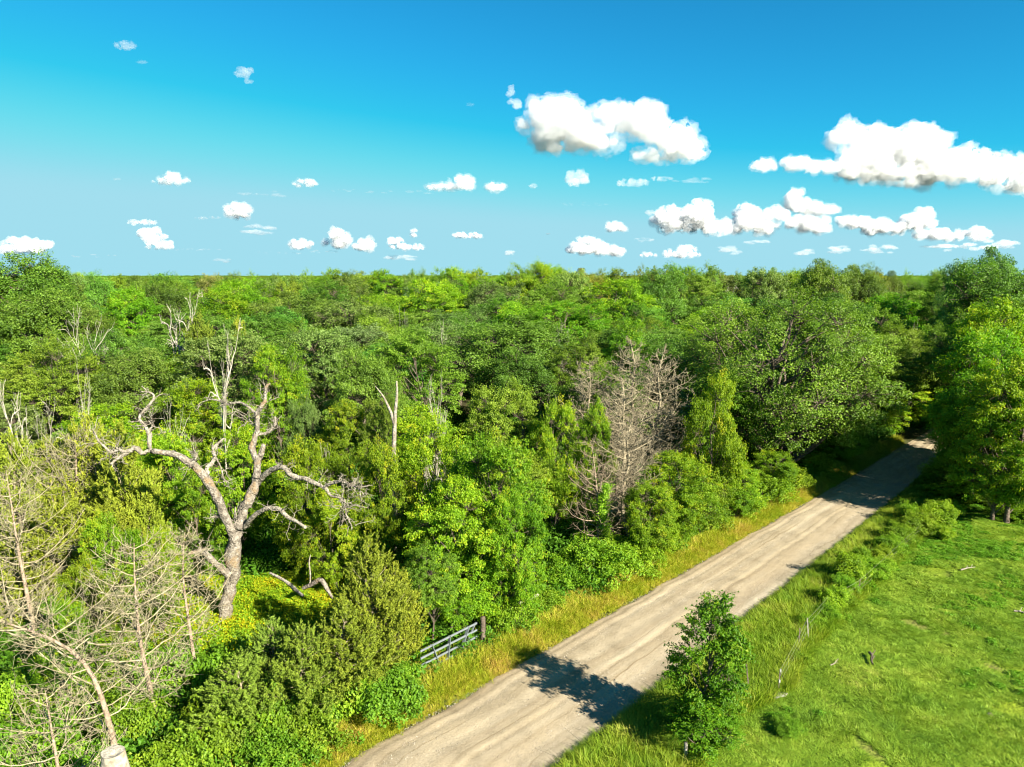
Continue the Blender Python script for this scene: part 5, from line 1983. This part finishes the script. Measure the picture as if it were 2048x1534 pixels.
def cloud(lobes, label, dens='d', dist=None, puffs=15, group=None, base_py=None, small=.42):
    """lobes: (px, py, rx, ry) ellipses in photograph pixels, set at a real distance"""
    cy = max(l[1] + l[3] for l in lobes)
    el = math.atan2(-(ray(1024, cy).z) * -1, 1)
    el = math.atan2(ray(1024, cy).z, ray(1024, cy).y)
    D = dist or min(26000, 1300 / math.tan(max(el, D2R(1.2))))
    rng = np.random.default_rng(int(sum(l[0] for l in lobes)) + 3)
    ICO_V, ICO_F = ICO[0 if max(l[3] for l in lobes) > 20 else 1]
    V, Fc, n0 = [], [], 0
    c0 = at_dist(lobes[0][0], lobes[0][1], D)
    c0 = np.array(tuple(c0))
    mpp = D / F
    flat = (base_py if base_py else cy)
    for (px, py, rx, ry) in lobes:
        m = max(3, int(puffs * rx / max(ry, 1) ** 1.0 * .8))
        m = min(m, 40)
        if dens == 't': m = max(4, m // 4)
        for i in range(m):
            a = rng.uniform(0, 6.28)
            q = rng.uniform(0, 1) ** .5 * .85
            r = ry * rng.uniform(small, small + .35) * (1 - q * .35)
            x = px + math.cos(a) * q * (rx * 1.12 - r * .4)
            y = py + math.sin(a) * q * (ry * 1.1 - r * .5)
            y = min(y, flat - r * .45)
            dy = rng.uniform(-1, 1) * ry * .8
            c = np.array(tuple(at_dist(x, y, D + dy * mpp)))
            R_ = r * mpp
            nz = np.array([mnoise.fractal(Vector(v * 1.6 + i * 3.7 + px), 1.0, 2.0, 5) for v in ICO_V])
            vv = ICO_V * (1 + nz[:, None] * .42) * R_
            vv[:, 2] *= .92
            if dens == 't':
                vv[:, 0] *= 2.4
                vv[:, 2] *= .7
            low = vv[:, 2] < -R_ * .35
            vv[low, 2] = -R_ * .35 + (vv[low, 2] + R_ * .35) * .3
            V.append(vv + c - c0)
            Fc.append(ICO_F + n0)
            n0 += len(ICO_V)
    me = mesh_np('cloud', np.concatenate(V), np.concatenate(Fc), CM[dens], smooth=True)
    o = link('cloud', me)
    if dens == 'd':
        ho = link('wisp', me.copy(), o)
        ho.data.materials.clear()
        ho.data.materials.append(CM['h'])
    else:
        ho = None
    big = max(l[3] for l in lobes)
    rm = o.modifiers.new('merge', 'REMESH')
    rm.mode = 'VOXEL'
    rm.voxel_size = max(big / (16 if big > 20 else 9), .55) * mpp
    rm.use_smooth_shade = True
    if ho:
        rm = ho.modifiers.new('merge', 'REMESH')
        rm.mode = 'VOXEL'
        rm.voxel_size = max(big / (14 if big > 20 else 8), .6) * mpp
        rm.use_smooth_shade = True
        for tsize, st_, ml in ((.75, .55, .34), (.20, .30, .45)):
            tx = bpy.data.textures.new('wisp', 'CLOUDS')
            tx.noise_scale = max(tsize * big, 1.2) * mpp
            tx.noise_depth = 4
            dm = ho.modifiers.new('wisp', 'DISPLACE')
            dm.texture = tx
            dm.strength = st_ * big * mpp * 1.8
            dm.mid_level = ml
    for tsize, st_ in ((.55, .26), (.16, .13)):
        tx = bpy.data.textures.new('billow', 'CLOUDS')
        tx.noise_scale = max(tsize * big, 1.2) * mpp
        tx.noise_depth = 3
        dm = o.modifiers.new('billow', 'DISPLACE')
        dm.texture = tx
        dm.strength = st_ * big * mpp * 1.6
        dm.mid_level = .5
    o.location = tuple(c0)
    tag(o, label, 'cloud', group)
    return o


cloud([(1080, 245, 42, 38), (1120, 240, 50, 40), (1130, 272, 70, 36), (1190, 285, 42, 22), (1240, 238, 55, 30), (1290, 245, 48, 40), (1330, 275, 50, 35), (1365, 290, 42, 30), (1310, 312, 48, 13), (1370, 310, 42, 12)], 'big white cumulus with a blue gap, upper middle of the sky')
cloud([(1022, 190, 9, 20), (1034, 212, 7, 14)], 'small upright wisp at the left of the big gapped cumulus', 'm', dist=9000)
cloud([(1080, 196, 26, 6)], 'thin scrap above the big gapped cumulus', 't', dist=9000)
cloud([(1695, 272, 32, 26), (1720, 315, 62, 40), (1750, 338, 90, 28), (1840, 345, 95, 28), (1775, 300, 62, 40), (1840, 285, 52, 34), (1870, 325, 85, 38), (1940, 335, 50, 28), (1990, 345, 55, 28), (2040, 350, 50, 32), (2040, 372, 30, 14)], 'largest white cumulus bank running off the right edge')
cloud([(1528, 332, 28, 14), (1600, 328, 42, 15), (1640, 335, 50, 14)], 'low tail of cloud left of the largest cumulus bank')
cloud([(1335, 445, 42, 22), (1345, 432, 22, 16), (1398, 438, 40, 28), (1400, 418, 16, 14), (1430, 455, 30, 12)], 'white heap cloud with two humps right of centre')
cloud([(1490, 445, 42, 22), (1495, 425, 30, 14), (1530, 455, 28, 14), (1550, 430, 26, 14)], 'round heap cloud in the middle of the right row')
cloud([(1590, 395, 22, 18), (1605, 412, 40, 14), (1640, 422, 40, 12)], 'leaning heap cloud above the right row')
cloud([(1620, 450, 46, 18)], 'flat heap cloud below the leaning one')
cloud([(1710, 445, 36, 12), (1760, 455, 60, 16), (1835, 445, 34, 18), (1850, 430, 16, 12), (1880, 470, 60, 12), (1955, 468, 28, 12)], 'long ragged cloud at the right end of the row', 'd')
cloud([(1232, 455, 22, 11)], 'small white puff left of the right row')
cloud([(1300, 425, 10, 7)], 'tiny puff above the two-humped heap cloud', 'm')
cloud([(342, 362, 40, 9), (345, 354, 18, 11)], 'small flat-based puff in the left sky')
cloud([(610, 367, 26, 9)], 'small puff over the left middle sky')
cloud([(475, 424, 30, 17)], 'dense oval puff in the left sky')
cloud([(488, 145, 22, 12), (498, 163, 10, 6)], 'faint puff high in the left sky', 'm', dist=7000)
cloud([(250, 92, 24, 10)], 'faint puff highest at the upper left', 'm', dist=6500)
cloud([(285, 125, 13, 6)], 'tiny faint scrap below the highest puff', 't', dist=6500)
cloud([(925, 368, 30, 16), (885, 374, 34, 8), (992, 374, 22, 10)], 'long white puff just left of the middle')
cloud([(800, 384, 90, 6)], 'thin veil trailing left of the long middle puff', 't')
cloud([(545, 388, 90, 8)], 'thin veil under the small left middle puff', 't')
cloud([(1155, 358, 26, 18)], 'soft faint puff under the big gapped cumulus', 'm')
cloud([(1265, 366, 35, 10), (1325, 358, 25, 6)], 'streaky faint cloud under the gapped cumulus', 'm')
cloud([(1390, 362, 45, 9)], 'faint streaks right of the streaky cloud', 't')
cloud([(1520, 485, 40, 8)], 'faint low streak under the right row', 't')
cloud([(600, 488, 26, 11)], 'little heap cloud low at left of centre')
cloud([(675, 480, 28, 18), (670, 466, 12, 10), (728, 490, 24, 12)], 'double heap cloud low left of centre')
cloud([(820, 494, 46, 7), (790, 482, 18, 8)], 'flat low cloud right of the double heap')
cloud([(828, 466, 7, 8)], 'tiny round puff above the flat low cloud')
cloud([(937, 471, 34, 7)], 'long narrow low cloud near the middle')
cloud([(305, 470, 36, 16), (320, 490, 34, 12), (285, 445, 40, 7)], 'tall broken cloud low in the left sky', 'm')
cloud([(50, 492, 55, 20), (20, 500, 36, 10)], 'pale heap cloud at the left horizon', 'm')
cloud([(1180, 497, 55, 14), (1175, 483, 26, 8), (1232, 503, 18, 10)], 'low heap cloud right of the middle horizon')
cloud([(1340, 508, 70, 9), (1375, 498, 20, 8)], 'low long cloud over the right-centre trees')
cloud([(1020, 506, 12, 6)], 'tiny low puff near the middle horizon', 'm')
cloud([(570, 505, 60, 4)], 'flat low streak left of centre', 't')
cloud([(700, 382, 40, 4)], 'very thin streak between the thin veils in the left middle sky', 't')
cloud([(1170, 408, 60, 4)], 'thin streak below the soft faint puff', 't')
cloud([(640, 503, 60, 4)], 'low thin bar under the little heap cloud', 't')
cloud([(180, 512, 60, 4)], 'low thin bar over the left woods', 't')
cloud([(1290, 480, 30, 5)], 'faint dash under the two-humped heap cloud', 't')
cloud([(800, 515, 34, 9)], 'dim low puff under the flat low cloud', 't')
cloud([(515, 460, 36, 12)], 'dim scrap under the dense oval puff', 't')
cloud([(1600, 505, 30, 9), (1680, 500, 30, 10)], 'dim low clouds above the right-centre trees', 't')
cloud([(1760, 498, 35, 12)], 'dim low cloud above the double crowned tree', 't')
cloud([(1460, 500, 26, 12)], 'dim low cloud right of the low long one', 't')
cloud([(1900, 495, 60, 12), (1990, 490, 40, 14)], 'dim low cloud left of the highest right tree', 't')
cloud([(415, 436, 28, 4)], 'thin bar left of the dense oval puff', 'm')
cloud([(445, 521, 22, 6)], 'dim puff close to the left horizon', 't')
cloud([(234, 357, 10, 5)], 'tiny faint puff in the left sky', 't')
cloud([(940, 209, 6, 5)], 'tiny faint speck high left of the gapped cumulus', 't', dist=7000)
cloud([(1066, 373, 9, 7)], 'tiny faint puff right of the long middle one', 'm')
cloud([(395, 500, 60, 4)], 'flat low streak in the left sky', 't')

# the tiny aircraft right of the middle, just above the low clouds
ac = at_dist(1095, 468, 2600)
air = empty('airplane', ac)
tag(air, 'tiny dark airplane low in the sky right of the middle', 'airplane')
am = plain('airplane_paint', (.16, .17, .19), .5, .4)
g = Geo()
tubes(g, np.array([[-6, 0, 0], [-5, 0, .1], [-3, 0, .2], [3, 0, .2], [5.5, 0, .4], [7, 0, .7]]), np.array([.1, .7, 1, 1, .6, .15]), 10)
link('fuselage', g.mesh('fuselage', am, True), air)
g = Geo()
box_between(g, (0.5, -7, .1), (0, 0, 0), 2.0, .25)
box_between(g, (0.5, 7, .1), (0, 0, 0), 2.0, .25)
link('wing', g.mesh('wing', am), air)
g = Geo()
box_between(g, (6, -2.6, .8), (6, 2.6, .8), 1.0, .15)
box_between(g, (6.2, 0, .6), (6.8, 0, 3.0), .2, 1.4)
link('tail', g.mesh('tail', am), air)
tot = sum(len(m.polygons) * 2 for m in bpy.data.meshes if m.users)
print('TRIS approx', tot)
